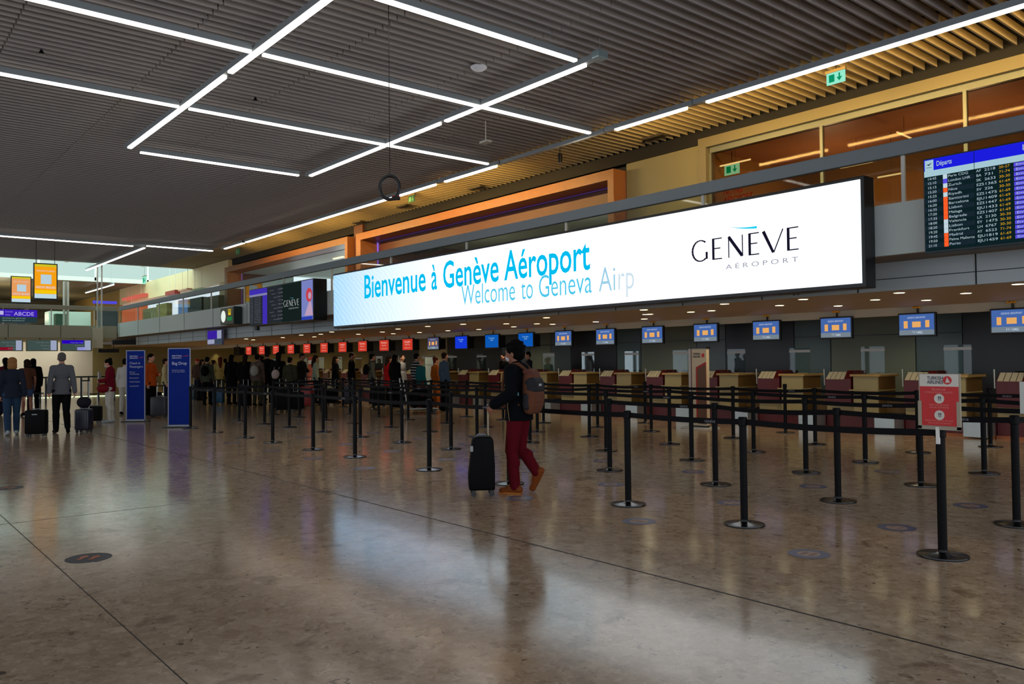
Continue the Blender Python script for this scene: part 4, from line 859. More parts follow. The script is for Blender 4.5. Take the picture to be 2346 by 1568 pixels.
def exit_sign(px, py, Z, w_, lb, dim=False, zc=6.65, Y=None):
    p = at(px, py, 'Y', Y) if Y else at(px, py, 'Z', Z)
    t = thing('exit_sign', lb, 'exit sign', p, 0, 'green exit signs')
    h = w_*.6; pm = mat('dark green sign', (20, 70, 50), .4, emit=(20, 90, 60), estr=.1) if dim else gx
    MB().box(-w_/2, w_/2, -.012, .012, -h/2, h/2).build('panel', pm, t)
    m = MB()
    for sg in (-1,):
        m.box(-w_*.36, -w_*.06, -.016, -.012, -h*.32, h*.32); m.prism([(w_*.06, 0), (w_*.36, 0), (w_*.21, -h*.34)], -.016, -.012); m.box(w_*.17, w_*.25, -.016, -.012, 0, h*.34)
    m.build('symbol', gxd if not dim else mat('sign symbol', (90, 150, 110), .5), t)
    MB().box(-w_/2-.02, w_/2+.02, -.03, .03, h/2, h/2+.05).build('bracket', mat('bracket', (120, 104, 70), .5), t)
    MB().tube([(0, 0, h/2+.04), (0, 0, zc-p.z)], .008, 6).build('stem', blk, t)
exit_sign(1915, 178, 6.2, .34, 'lit green exit sign under the long light bar above the gallery shop', Y=13.5, zc=7.06)
exit_sign(943, 456, 6.2, .34, 'dark exit sign hanging beside the ring by the warm ceiling strip', True, Y=13.6, zc=7.06)
exit_sign(545, 577, 6.2, .45, 'dark exit sign near the far end of the warm ceiling strip', True, Y=13.6, zc=7.06)
exit_sign(1677, 388, 5.9, .4, 'lit exit sign inside the gallery shop behind the glass', Y=15.9, zc=6.31)
exit_sign(2123, 264, 5.9, .3, 'small lit exit sign seen through the shop glass near the photo edge', Y=17, zc=6.31)
exit_sign(331, 642, 6.2, .7, 'small green exit sign below the roof light', Y=14.2, zc=8.02)
def vent(px, py, lb):
    p = at(px, py, 'Z', 6.63); t = thing('ceiling_vent', lb, 'vent', (p.x, p.y, 6.63), 0, 'ceiling vents')
    MB().box(-.3, .3, -.1, .1, -.03, .02).build('frame', mat('vent grey', (70, 60, 40), .6), t)
    m = MB(); [m.box(-.27, .27, y-.008, y+.008, -.036, -.03) for y in (-.06, -.02, .02, .06)]; m.build('slats', blk, t)
vent(1500, 314, 'dark ceiling vent between two light bars above the gallery'); vent(1092, 430, 'ceiling vent in the warm strip beside the dark exit sign'); vent(925, 472, 'ceiling vent just below the dark exit sign'); vent(822, 509, 'ceiling vent farther along the warm strip')
p = at(1097, 160, 'Z', 6.6)
t = thing('smoke_detector', 'white domed smoke detector in the ceiling inside the lamp rectangle', 'smoke detector', (p.x, p.y, 6.65))
MB().lathe([(.001, -.07), (.09, -.06), (.14, -.02), (.15, 0)], 0, 0, 24).build('dome', mat('detector white', (220, 224, 232), .4), t, smooth=True)
p = at(1113, 325, 'Z', 6.2)
t = thing('access_point', 'small white wireless unit on a stalk under the ceiling', 'wireless unit', (p.x, p.y, 6.2))
m = MB(); m.box(-.13, .13, -.08, .08, -.03, .02, .015); m.build('unit', mat('unit grey', (176, 176, 168), .5), t); MB().tube([(0, 0, 0), (0, 0, .46)], .012, 6).build('stalk', white, t)
p = at(1283, 362, 'Z', 6.35)
t = thing('ceiling_camera', 'small black cylinder camera hanging above the wood portal', 'camera', (p.x, p.y, 6.35)); MB().tube([(0, 0, -.12), (0, 0, .1)], .055, 12).build('body', blk, t); MB().tube([(0, 0, .1), (0, 0, .3)], .01, 6).build('stalk', blk, t)
for i, (px, py) in enumerate(((95, 117), (585, 226), (735, 298), (1475, 322))):
    p = at(px, py, 'Z', 6.62); t = thing('sprinkler', 'tiny dark sprinkler head in the ceiling, %s' % ('nearest the photo corner', 'below the near crossing bar', 'between two crossing bars', 'above the wood portal')[i], 'sprinkler', (p.x, p.y, 6.62), 0, 'ceiling sprinklers')
    m = MB(); m.lathe([(.001, -.06), (.05, -.055), (.03, -.01), (.01, .03)], 0, 0, 12); m.build('head', blk, t)
# ------------------------------------------------------------------ inside the gallery rooms
purple = glow('violet led', (150, 110, 235), .9)
struct(MB().box(-26.32, -26.28, YW+.25, YW+.29, 3.3, 5.9).build('trim_led_line', purple)); struct(MB().box(-26.3, -14.0, YW+.2, YW+.23, 5.915, 5.935).build('trim_led_line_top', glow('dim violet led', (96, 66, 150), .35)))
struct(MB().box(-39.5, -39.44, YW+.25, YW+.3, 3.3, 5.9).build('trim_led_line_far', glow('far violet led', (120, 84, 140), .5)))
pl = glow('lounge lamp', (255, 240, 190), 1.6)
for i, (px, py, Y) in enumerate(((908, 566, 17), (1055, 533, 17), (1212, 498, 17), (785, 589, 18), (565, 637, 18))):
    p = at(px, py, 'Z', 5.9)
    t = thing('ceiling_lamp', 'pair of short warm lamp strips in the gallery ceiling, %s' % ('beside the hanging clock sign', 'second from the cream wall', 'closest to the cream wall', 'past the wood post', 'in the farthest portal')[i], 'light', (p.x, p.y, 5.9), 0, 'gallery lamp strips')
    m = MB(); m.box(-.8, .05, -.05, .05, -.02, .02); m.box(-.2, .7, .2, .3, -.02, .02); m.build('diffuser', pl, t)
a = at(948, 531, 'Y', 16.4); b_ = at(1002, 560, 'Y', 16.4)
t = thing('clock_sign', 'dark sign with gold crown, green name and white dial inside the wood portal', 'clock', ((a.x+b_.x)/2, 16.4, b_.z))
MB().box(a.x, b_.x, 16.4, 16.6, b_.z-.2, a.z, .01).build('casing', mat('dark olive casing', (34, 40, 34), .5), t, world=True)
MB().disc((b_.x-.38, 16.395, b_.z+.1), .24, 'Y', .006).build('dial', glow('lit dial', (235, 245, 235), .95), t, world=True)
crown(a.x+.5, b_.z+.28, .22, 16.39, t, gy); lettering('ROLEX', gg, (a.x+.2, 16.39, b_.z+.08), .13, .66, parent=t, bold=.02)
MB().tube([((a.x+b_.x)/2, 16.5, a.z), ((a.x+b_.x)/2, 16.5, 5.93)], .02, 6).build('stem', blk, t, world=True)
# shop behind the big glass
p = at(1684, 446, 'Y', 15.5)
t = thing('airport_poster', 'beige poster with red writing behind the guard rail of the shop', 'poster', (p.x, 15.5, 3.15))
MB().box(p.x-.5, p.x+.75, 15.5, 15.54, 3.15, 4.62).build('panel', mat('beige poster', (196, 164, 118), .6), t, world=True)
letters([('NOTRE', (p.x-.3, 15.49, p.z+.03), .12, .5, .02), ('AÉROPORT.', (p.x-.3, 15.49, p.z-.14), .12, .8, .02)], mat('poster red', (176, 20, 24), .5), t)
p = at(1815, 408, 'Y', 16.0)
t = thing('bicycle_poster', 'large black and white bicycle photograph hanging in the gallery shop', 'poster', (p.x, 16.0, 3.15))
MB().box(p.x-1.0, p.x+1.0, 16.0, 16.05, 3.15, 5.1).build('panel', mat('grey print', (120, 118, 104), .6, var=.5, vscale=2.5), t, world=True)
m = MB(); m.prism([(p.x-1.0, 4.72), (p.x+1.0, 4.6), (p.x+1.0, 5.1), (p.x-1.0, 5.05)], 15.98, 16.0); m.disc((p.x+.5, 15.99, 4.2), .4, 'Y', .01, 24); m.build('dark_shapes', blk, t, world=True)
struct(MB().box(-5.4, HX1, 17.0, 17.1, 4.3, 5.9).build('wall_shop_dark', blk))
stl = glow('shop light line', (255, 238, 180), 1.5)
for i, (p0, p1) in enumerate((((2055, 303), (2087, 317)), ((1925, 385), (2000, 403)), ((2011, 407), (2075, 425)), ((1650, 381), (1720, 396)))):
    a, b_ = at(*p0, 'Z', 5.9), at(*p1, 'Z', 5.9)
    if i: a, b_ = at(*p0, 'Y', 17.2 if i < 3 else 15.8), at(*p1, 'Y', 17.2 if i < 3 else 15.8); b_.z = a.z; b_ = a+(b_-a).normalized()*min((b_-a).length, 1.6)
    t = thing('light_line', 'thin warm light line in the gallery shop, %s' % ('nearest the photo edge', 'left of the departures board', 'touching the departures board', 'beside the lit exit sign')[i], 'light', a, 0, 'shop light lines')
    MB().tube([a, b_], .018, 6).build('diffuser', stl, t, world=True); MB().tube([(a+b_)/2, ((a.x+b_.x)/2, (a.y+b_.y)/2, 6.31)], .004, 5).build('wire', blk, t, world=True)
# upstairs along the long gallery: furniture seen through the panes
shelf_m = mat('grey cafe screen', (90, 92, 84), .6, var=.3, vscale=5)
for i, (px0, px1, lb) in enumerate(((1468, 1550, 'grey café partition upstairs left of the cream wall'), (1060, 1112, 'navy notice panel upstairs above the second blue word'), (1240, 1310, 'dark café fridge upstairs inside the wood portal'), (1350, 1390, 'dark menu panel upstairs at the portal edge'), (880, 930, 'grey café seating screen upstairs above the first blue word'))):
    a, b_ = at(px0, 480, 'Y', 13.4), at(px1, 480, 'Y', 13.4)
    t = thing('cafe_screen', lb, 'screen', ((a.x+b_.x)/2, 13.4, 3.15)); MB().box(a.x, b_.x, 13.4, 13.46, 3.2, 4.45, .01).build('panel', [shelf_m, mat('navy board', (34, 38, 70), .5), mat('fridge dark', (50, 56, 60), .3), blk, shelf_m][i], t, world=True); MB().box(a.x+.1, b_.x-.1, 13.3, 13.56, 3.15, 3.2).build('foot', blk, t, world=True)
# shops at the far end of the upper floor
def far_box(nm, px0, py0, px1, py1, X, m, lb, cat, deep=.6, emit=None):
    a, b_ = at(px0, py0, 'X', X), at(px1, py1, 'X', X)
    return tag(MB().box(X-deep, X, a.y, b_.y, 3.1 if cat not in ('sign', 'canopy') else b_.z, a.z, .01).build(nm, m), lb, cat)
far_box('snack_counter', 112, 713, 208, 742, -52, mat('white counter', (206, 216, 206), .4), 'white snack counter on the upper floor beside the rods', 'counter', 1.2)
far_box('drinks_fridge', 232, 712, 271, 741, -51, mat('fridge dark', (50, 56, 60), .3), 'dark drinks fridge on the upper floor by the gallery corner', 'fridge', .8)
o = far_box('blue_sign', 214, 689, 268, 697, -58, glow('blue far sign', (84, 80, 225), .9), 'long blue sign over the far upper shops', 'sign', .2)
MB().tube([(-58.1, 13, 4.4), (-58.1, 13, 6.66)], .03, 6).build('rod', blk, o)
far_box('cafe_plant', 128, 719, 152, 737, -50.4, mat('dark green foliage', (30, 62, 44), .7, var=.4, vscale=9), 'dark rounded plant before the far snack counter', 'plant', .6)
# red shop along the side wall at the end
def side_box(nm, px0, py0, px1, py1, Y, m, lb, cat, dy=.3):
    a, b_ = at(px0, py0, 'Y', Y), at(px1, py1, 'Y', Y); standing = cat in ('shop', 'shelf', 'poster', 'kiosk', 'partition')
    t = thing(nm, lb, cat, ((a.x+b_.x)/2, Y, 3.1 if standing else min(a.z, b_.z)))
    MB().box(a.x, b_.x, Y, Y+dy, 3.1 if standing else min(a.z, b_.z), max(a.z, b_.z), .01).build('panel', m, t, world=True)
    if not standing:
        for u in (.2, .8): x = a.x+(b_.x-a.x)*u; MB().tube([(x, Y+.15, max(a.z, b_.z)-.02), (x, Y+.15, 8.02 if x < -45.1 and x > -53.8 else 6.66 if x < -53.8 else 7.06)], .009, 6).build('rod', white, t, world=True)
    return t
side_box('shop_sign', 279, 690, 328, 672, 14.6, glow('salmon sign', (226, 110, 92), .8), 'salmon lit shop sign over the far upper shop', 'sign')
side_box('lit_boutique', 279, 740, 327, 699, 14.5, glow('orange shop front', (250, 130, 84), .8), 'orange and pink lit shop front at the far gallery corner', 'shop')
side_box('shop_canopy', 279, 702, 300, 697, 14.4, glow('orange strip', (250, 90, 30), .9), 'orange canopy strip over the far lit shop', 'canopy')
side_box('advert_panel', 408, 718, 425, 686, 13.8, glow('blue advert', (110, 150, 205), .8), 'light blue upright advert behind the far guard rail', 'poster')
side_box('shop_shelf', 327, 728, 356, 704, 14.3, mat('shelf brown', (120, 116, 80), .6, var=.5, vscale=3), 'brown shop shelving beside the orange shop front', 'shelf')
side_box('shop_shelf', 358, 722, 382, 694, 14.2, mat('shelf mixed', (140, 130, 70), .6, var=.7, vscale=4), 'shelving with mixed goods between the shop front and the blue advert', 'shelf')
side_box('cafe_kiosk', 430, 715, 462, 680, 13.9, mat('kiosk dark', (30, 50, 54), .5, var=.5, vscale=3), 'dark teal kiosk on the gallery just past the blue advert', 'kiosk')
side_box('glass_partition', 466, 706, 500, 676, 13.8, mat('grid partition', (86, 84, 60), .4, var=.4, vscale=2), 'grey grid partition on the gallery past the dark kiosk', 'partition')
side_box('lit_sign', 434, 665, 462, 660, 14.3, glow('green yellow sign', (120, 140, 110), .6), 'small grey green lit sign under the pale beam', 'sign')
side_box('red_panel', 378, 678, 400, 664, 14.4, mat('maroon panel', (150, 50, 40), .5), 'maroon panel hanging under the pale beam', 'panel')
side_box('pink_panel', 408, 668, 428, 660, 14.4, mat('pinkish panel', (214, 160, 130), .5), 'pinkish panel beside the maroon one under the pale beam', 'panel')
# ------------------------------------------------------------------ people
def solid(shapes, voxel, name, smooth=4):
    """one continuous surface grown over tapered limbs and rounded masses"""
    bm = bmesh.new()
    for s in shapes:
        if s[0] == 'c':
            p, q, r0, r1 = Vector(s[1]), Vector(s[2]), s[3], s[4]; fl = s[5] if len(s) > 5 else 1
            d = (q-p); L_ = d.length or 1e-4; d = d/L_; M = d.to_track_quat('Z', 'X').to_matrix().to_4x4()
            rings = []; N = 14
            prof = [(-r0*math.cos(t), r0*math.sin(t)) for t in (.15, .5, .9, 1.3)]+[(0, r0)]+[(L_, r1)]+[(L_+r1*math.cos(t), r1*math.sin(t)) for t in (1.3, .9, .5, .15)]
            if len(s) > 6: prof = [(0, r0), (L_*.5, (r0+r1)/2), (L_, r1)]     # flat ends: a hem
            for h, r in prof: rings.append([bm.verts.new(p+(M @ Vector((r*math.cos(2*PI*k/N), fl*r*math.sin(2*PI*k/N), h)))) for k in range(N)])
            for A, B in zip(rings, rings[1:]):
                for k in range(N): bm.faces.new((A[k], A[(k+1) % N], B[(k+1) % N], B[k]))
            bm.faces.new(rings[0][::-1]); bm.faces.new(rings[-1])
        else:
            M = Matrix.Translation(Vector(s[1]))
            if len(s) > 3: M = M @ Matrix.Rotation(s[3][0], 4, 'Z') @ Matrix.Rotation(s[3][1], 4, 'Y')
            bmesh.ops.create_uvsphere(bm, u_segments=18, v_segments=12, radius=1, matrix=M @ Matrix.Diagonal((*s[2], 1)))
    me = bpy.data.meshes.new(name); bm.to_mesh(me); bm.free()
    o = bpy.data.objects.new('tmp', me); C.objects.link(o)
    m = o.modifiers.new('r', 'REMESH'); m.mode = 'VOXEL'; m.voxel_size = voxel; m.use_smooth_shade = True
    if smooth: m2 = o.modifiers.new('s', 'SMOOTH'); m2.factor = .5; m2.iterations = smooth
    out = bpy.data.meshes.new_from_object(o.evaluated_get(bpy.context.evaluated_depsgraph_get())); out.name = name
    bpy.data.objects.remove(o); bpy.data.meshes.remove(me)
    for pl_ in out.polygons: pl_.use_smooth = True
    return out
def V(*a): return Vector(a)
def pose(**kw):
    """joints of a 1.75 m adult facing +X, y to the person's left"""
    J = dict(pel=V(0, 0, .95), che=V(0, 0, 1.28), nek=V(-.01, 0, 1.47), hed=V(.015, 0, 1.63),
             shl=V(-.01, .168, 1.415), ell=V(-.03, .215, 1.14), wrl=V(.04, .215, .89), shr=V(-.01, -.168, 1.415), elr=V(-.03, -.215, 1.14), wrr=V(.04, -.215, .89),
             hil=V(0, .09, .92), knl=V(.02, .10, .50), anl=V(-.01, .11, .085), tol=V(.15, .13, .03), hir=V(0, -.09, .92), knr=V(.02, -.10, .50), anr=V(-.01, -.11, .085), tor=V(.15, -.13, .03), fl=None, fr=None, look=(0, 0))
    J.update({k: (V(*v) if isinstance(v, tuple) and k not in ('look',) else v) for k, v in kw.items()}); return J
def rotz(v, o, a): d = v-o; return o+V(d.x*math.cos(a)-d.y*math.sin(a), d.x*math.sin(a)+d.y*math.cos(a), d.z)
def head_shapes(J):
    o = J['hed']; yaw, pit = J['look']
    def H(x, y, z):
        x2, z2 = x*math.cos(pit)+z*math.sin(pit), -x*math.sin(pit)+z*math.cos(pit)
        return o+V(x2*math.cos(yaw)-y*math.sin(yaw), x2*math.sin(yaw)+y*math.cos(yaw), z2)
    R_ = (yaw, pit)
    S = [('e', H(-.01, 0, .025), (.097, .076, .098), R_), ('e', H(.025, 0, -.03), (.07, .062, .085), R_), ('e', H(.048, 0, -.085), (.035, .036, .028), R_),
         ('c', H(.088, 0, .01), H(.108, 0, -.028), .010, .015), ('e', H(.085, 0, .038), (.018, .045, .010), R_), ('e', H(.083, 0, -.058), (.018, .026, .010), R_)]
    for s in (1, -1):
        S += [('e', H(.0, s*.078, -.012), (.020, .010, .033), R_), ('e', H(.060, s*.042, -.02), (.03, .026, .026), R_), ('e', H(.082, s*.032, .014), (.011, .014, .009), R_)]
    return S, H
def hand_shapes(w, d, side, curl=.5):
    """palm and five fingers; w wrist, d direction of the hand"""
    d = d.normalized(); up_ = V(0, 0, 1) if abs(d.z) < .8 else V(1, 0, 0)
    n = d.cross(up_).normalized()*side; f = d.cross(n).normalized()     # n: across the palm's normal, f: row of knuckles
    S = [('c', w, w+d*.075, .024, .030, .55)]
    k0 = w+d*.085
    for i, L_ in enumerate((.068, .076, .072, .058)):
        b0 = k0+f*(.030-.020*i); a1 = d*math.cos(curl*.6)+n*math.sin(curl*.6); a2 = d*math.cos(curl*1.6)+n*math.sin(curl*1.6); a3 = d*math.cos(curl*2.4)+n*math.sin(curl*2.4)
        p1 = b0+a1*L_*.45; p2 = p1+a2*L_*.32; p3 = p2+a3*L_*.25
        S += [('c', b0-d*.02, p1, .0095, .0088), ('c', p1, p2, .0088, .008), ('c', p2, p3, .008, .007)]
    t0 = w+d*.025+f*.028; t1 = t0+(d*.6+f*.6+n*.5).normalized()*.035; t2 = t1+(d*.85+f*.1+n*.5).normalized()*.028
    S += [('c', t0, t1, .012, .010), ('c', t1, t2, .010, .008)]; return S
def limb(J, s, r, g=0): return [('c', J['sh'+s], J['el'+s], r[0]+g, r[1]+g), ('c', J['el'+s], J['wr'+s], r[1]+g, r[2]+g)]
def torso(J, g=0, wx=1.0):
    c, p, n = J['che'], J['pel'], J['nek']; ax = (J['shl']-J['shr']).normalized(); yaw = math.atan2(-ax.x, ax.y)
    mid = (c+p)/2
    return [('e', c+V(0, 0, .03), (.108+g, (.155+g)*wx, .19+g), (yaw, 0)), ('e', mid-V(0, 0, .02), (.098+g, (.135+g)*wx, .17), (yaw, 0)), ('e', p, (.115+g, (.155+g)*wx, .12), (0, 0)),
            ('c', J['shl'], J['shr'], .055+g, .055+g), ('c', c+V(0, 0, .1), n, .08+g, .052+g)]
def legs(J, g=0, r=(.088, .056, .038)):
    S = []
    for s in 'lr': S += [('c', J['hi'+s], J['kn'+s], r[0]+g, r[1]+g), ('c', J['kn'+s]+V(-.012, 0, -.06), J['an'+s]*.35+J['kn'+s]*.65+V(-.015, 0, 0), r[1]*.95+g, r[1]+g), ('c', J['kn'+s]*.6+J['an'+s]*.4, J['an'+s], r[1]*.95+g, r[2]+g)]
    return S
def foot(J, s, g=0):
    a, t = J['an'+s], J['to'+s]; d = (t-a); d = V(d.x, d.y, d.z); dn = d.normalized(); nn = V(dn.z*math.copysign(1, d.x or 1), 0, -abs(dn.x)).normalized(); heel = a-dn*.035+nn*.045
    return [('c', heel, t, .036+g, .030+g), ('c', a, heel, .038+g, .036+g), ('c', a, (a+t)/2, .036+g, .032+g), ('e', t, (.035+g, .035+g, .026+g))]
def figure(J, vox, hair='short', top='shirt', bottom='trousers', wx=1.0, bagdy=False):
    """returns meshes: body, top, trousers, shoes, hair"""
    hs, H = head_shapes(J); out = {}
    B = hs+[('c', J['nek']-V(0, 0, .04), J['hed']-V(.01, 0, .05), .056, .052)]+torso(J, -.008, wx)
    for s, sd in (('l', 1), ('r', -1)):
        B += limb(J, s, (.046, .037, .024)); B += hand_shapes(J['wr'+s], J.get('f'+s) or (J['wr'+s]-J['el'+s]), sd, J.get('curl', .55))
    B += legs(J); B += foot(J, 'l', -.006)+foot(J, 'r', -.006)
    out['body'] = solid(B, vox, 'body', 2)
    g = {'coat': .026, 'puffy': .028}.get(top, .014)
    T = torso(J, g, wx)
    if top == 'tee':
        for s in 'lr': m_ = J['sh'+s].lerp(J['el'+s], .55); T += [('c', J['sh'+s], m_, .062, .060)]
    else:
        for s in 'lr': T += limb(J, s, (.052, .045, .036), g)
    hem = .84 if top != 'coat' else .72
    T += [('c', V(J['pel'].x, 0, 1.14), V(J['pel'].x, 0, .84), (.108+g)*1.36, (.122+g)*1.42, .74, 1), ('c', J['nek']-V(0, 0, .03), J['nek']+V(0, 0, .015), .062, .060)]
    if top == 'coat': T += [('c', V(J['pel'].x, 0, .95), V(J['pel'].x, 0, .60), (.12+g)*1.35, (.150+g)*1.3, .76, 1)]
    out['top'] = solid(T, vox*1.3, 'top', 3)
    if bottom == 'shorts':
        L_ = [('c', J['hi'+s], J['hi'+s].lerp(J['kn'+s], .6), .105, .095) for s in 'lr']+[('e', J['pel'], (.122, .165, .10))]
    else:
        L_ = legs(J, .016, (.088, .058, .045))+[('e', J['pel'], (.122, .160, .11))]
    out['trousers'] = solid(L_, vox*1.3, 'trousers', 3)
    for s in 'lr': out['shoe'+s] = solid(foot(J, s, .008), vox*.8, 'shoe', 1)
    R_ = J['look']
    if hair == 'short': S = [('e', H(-.022, 0, .045), (.098, .084, .086), R_), ('e', H(-.045, 0, .0), (.066, .080, .075), R_)]
    elif hair == 'curly': S = [('e', H(-.025, 0, .05), (.112, .098, .098), R_), ('e', H(-.05, 0, -.01), (.082, .090, .085), R_), ('e', H(.035, 0, .105), (.058, .07, .035), R_)]+[('e', H(-.03+.095*math.cos(a)*math.cos(b), .09*math.sin(a)*math.cos(b), .055+.085*math.sin(b)), (.026,)*3) for a in [k*.7 for k in range(9)] for b in (.1, .7, 1.2) if not (math.cos(a) > .3 and b < .6)]
    elif hair == 'bun': S = [('e', H(-.02, 0, .04), (.100, .086, .088), R_), ('e', H(-.09, 0, .09), (.042, .045, .042), R_), ('e', H(-.045, 0, -.01), (.064, .078, .07), R_)]
    elif hair == 'bob': S = [('e', H(-.022, 0, .04), (.108, .098, .094), R_), ('e', H(-.04, 0, -.04), (.085, .098, .095), R_), ('e', H(-.03, 0, -.10), (.075, .10, .06), R_)]
    elif hair == 'hat': S = [('e', H(-.01, 0, .05), (.108, .092, .07), R_), ('e', H(.09, 0, .045), (.07, .07, .012), R_)]
    else: S = [('e', H(-.02, 0, .04), (.102, .088, .090), R_), ('c', H(-.05, 0, 0), H(-.085, 0, -.16), .085, .075), ('c', H(-.085, 0, -.16), H(-.10, 0, -.30), .075, .045)]
    out['hair'] = solid(S, vox*.9, 'hair', 2)
    return out
def put(o_name, me, m, parent):
    o = bpy.data.objects.new(o_name, me); C.objects.link(o); o.parent = parent
    if not me.materials: me.materials.append(None)
    o.material_slots[0].link = 'OBJECT'; o.material_slots[0].material = m; return o
cl = lambda n_, c, r=.85: mat(n_, c, r, spec=.12)
skin = mat('skin', (196, 140, 112), .55); skin_d = mat('tanned skin', (150, 98, 74), .55)
def person(figs, label, x, y, h, head, mats, group=None, mask=False, J=None):
    t = thing('person', label, 'person', (x, y, 0), head, group); k = h/1.75; t.scale = (k, k, k)
    sk, tp, bt, sh_, hr = mats
    put('body', figs['body'], sk, t); put('jacket', figs['top'], tp, t); put('trousers', figs['trousers'], bt, t); put('shoe', figs['shoel'], sh_, t); put('shoe', figs['shoer'], sh_, t); put('hair', figs['hair'], hr, t)
    return t
maskm = mat('surgical mask', (196, 214, 226), .7)
def face_mask(t, J, m=maskm):
    hs, H = head_shapes(J)
    me = solid([('e', H(.062, 0, -.045), (.052, .054, .046), J['look'])], .006, 'face_mask', 2); put('face_mask', me, m, t)
hb_, hd, hg, hblond, hr_ = cl('black hair', (8, 6, 6)), cl('dark brown hair', (40, 26, 18)), cl('grey hair', (92, 90, 88)), cl('dark blond hair', (150, 108, 62)), cl('auburn hair', (84, 30, 22))
# --- the traveller with the backpack
TH = math.atan2(-.427, -.905)
J0 = pose(pel=(-.02, 0, .94), che=(-.01, 0, 1.27), nek=(.0, 0, 1.46), hed=(.035, 0, 1.61), look=(.10, .12),
          shl=(0, .175, 1.41), ell=(-.05, .27, 1.16), wrl=(.13, .335, 1.04), shr=(0, -.175, 1.41), elr=(.02, -.24, 1.14), wrr=(.18, -.2, 1.05),
          hil=(-.02, .085, .91), knl=(.045, .085, .49), anl=(.0, .085, .085), tol=(.15, .105, .035), hir=(-.02, -.085, .91), knr=(.01, -.09, .53), anr=(-.19, -.10, .235), tor=(-.13, -.115, .045))
J0['fl'] = V(.6, .12, -.75); J0['curl'] = .75
fg = figure(J0, .0062, 'curly', 'puffy')
man = person(fg, 'person in black jacket and dark red trousers with brown backpack, wheeling a black suitcase', -7.06, 5.93, 1.71, TH, (skin_d, cl('black jacket', (8, 10, 16)), cl('dark red trousers', (92, 12, 24)), cl('tan leather shoes', (128, 66, 28), .5), hb_))
face_mask(man, J0, mat('white mask', (214, 214, 216), .7))
tn = MB()   # glasses-free; jacket tail and hood seam
hood = solid([('e', (-.075, 0, 1.45), (.06, .10, .05))], .008, 'hood', 3); put('hood', hood, cl('black jacket', (8, 10, 16)), man)
sole = MB()
for a_, t_ in ((J0['anl'], J0['tol']),): sole.prism([(-.075, .0), (.185, .0), (.19, .022), (-.08, .022)], .055, .135)
sole.build('sole', cl('gum sole', (186, 112, 48), .6), man)
# backpack worn on the back
bkp = thing('backpack', 'brown canvas backpack with dark top panel worn by the walking traveller', 'backpack', man.location, TH); bkp.scale = man.scale
bc, bc2 = mat('brown canvas', (102, 58, 34), .9, var=.15, vscale=30), mat('dark canvas', (26, 26, 32), .8)
me = solid([('c', (x_, -w_, z_), (x_, w_, z_), r_, r_) for x_, w_, z_, r_ in ((-.195, .09, .985, .075), (-.20, .095, 1.03, .086), (-.205, .095, 1.08, .09), (-.205, .095, 1.13, .09), (-.202, .095, 1.18, .088), (-.198, .095, 1.23, .084), (-.192, .09, 1.28, .078), (-.185, .085, 1.33, .07), (-.178, .08, 1.37, .06))], .008, 'bag', 5)
put('bag', me, bc, bkp)
me = solid([('c', (x_, -.095, z_), (x_, .095, z_), r_, r_) for x_, z_, r_ in ((-.206, 1.27, .080), (-.208, 1.235, .084), (-.210, 1.20, .086))], .008, 'top_panel', 2); put('top_panel', me, bc2, bkp)
me = solid([('c', (-.17, -.12, 1.40), (-.155, .12, 1.40), .032, .032), ('c', (-.19, -.09, 1.36), (-.19, .09, 1.36), .055, .055)], .007, 'lid_roll', 2); put('lid_roll', me, mat('red brown canvas', (96, 50, 40), .9), bkp)
me = solid([('c', (-.185, .155, 1.0), (-.185, .16, 1.12), .04, .042)], .007, 'side_pocket', 2); put('side_pocket', me, bc2, bkp)
for s_ in (1, -1):
    MB().tube([(-.14, s_*.07, 1.42), (-.06, s_*.095, 1.487), (.03, s_*.11, 1.475), (.105, s_*.12, 1.38), (.13, s_*.125, 1.24), (.08, s_*.165, 1.10), (-.10, s_*.165, 1.02)], [.018, .022, .024, .022, .016, .010, .010], 8).build('strap', bc, bkp, smooth=True)
MB().box(-.298, -.293, -.02, .05, 1.235, 1.26).build('label_patch', mat('pale patch', (190, 196, 200), .6), bkp)
MB().box(-.10, -.06, .176, .182, 1.13, 1.165).build('tag', mat('teal tag', (120, 190, 205), .6), bkp)
MB().tube([(.02, .19, 1.18), (.03, .205, 1.0), (.01, .20, .84)], .004, 5).build('cord', mat('drawcord', (150, 120, 80), .7), bkp)
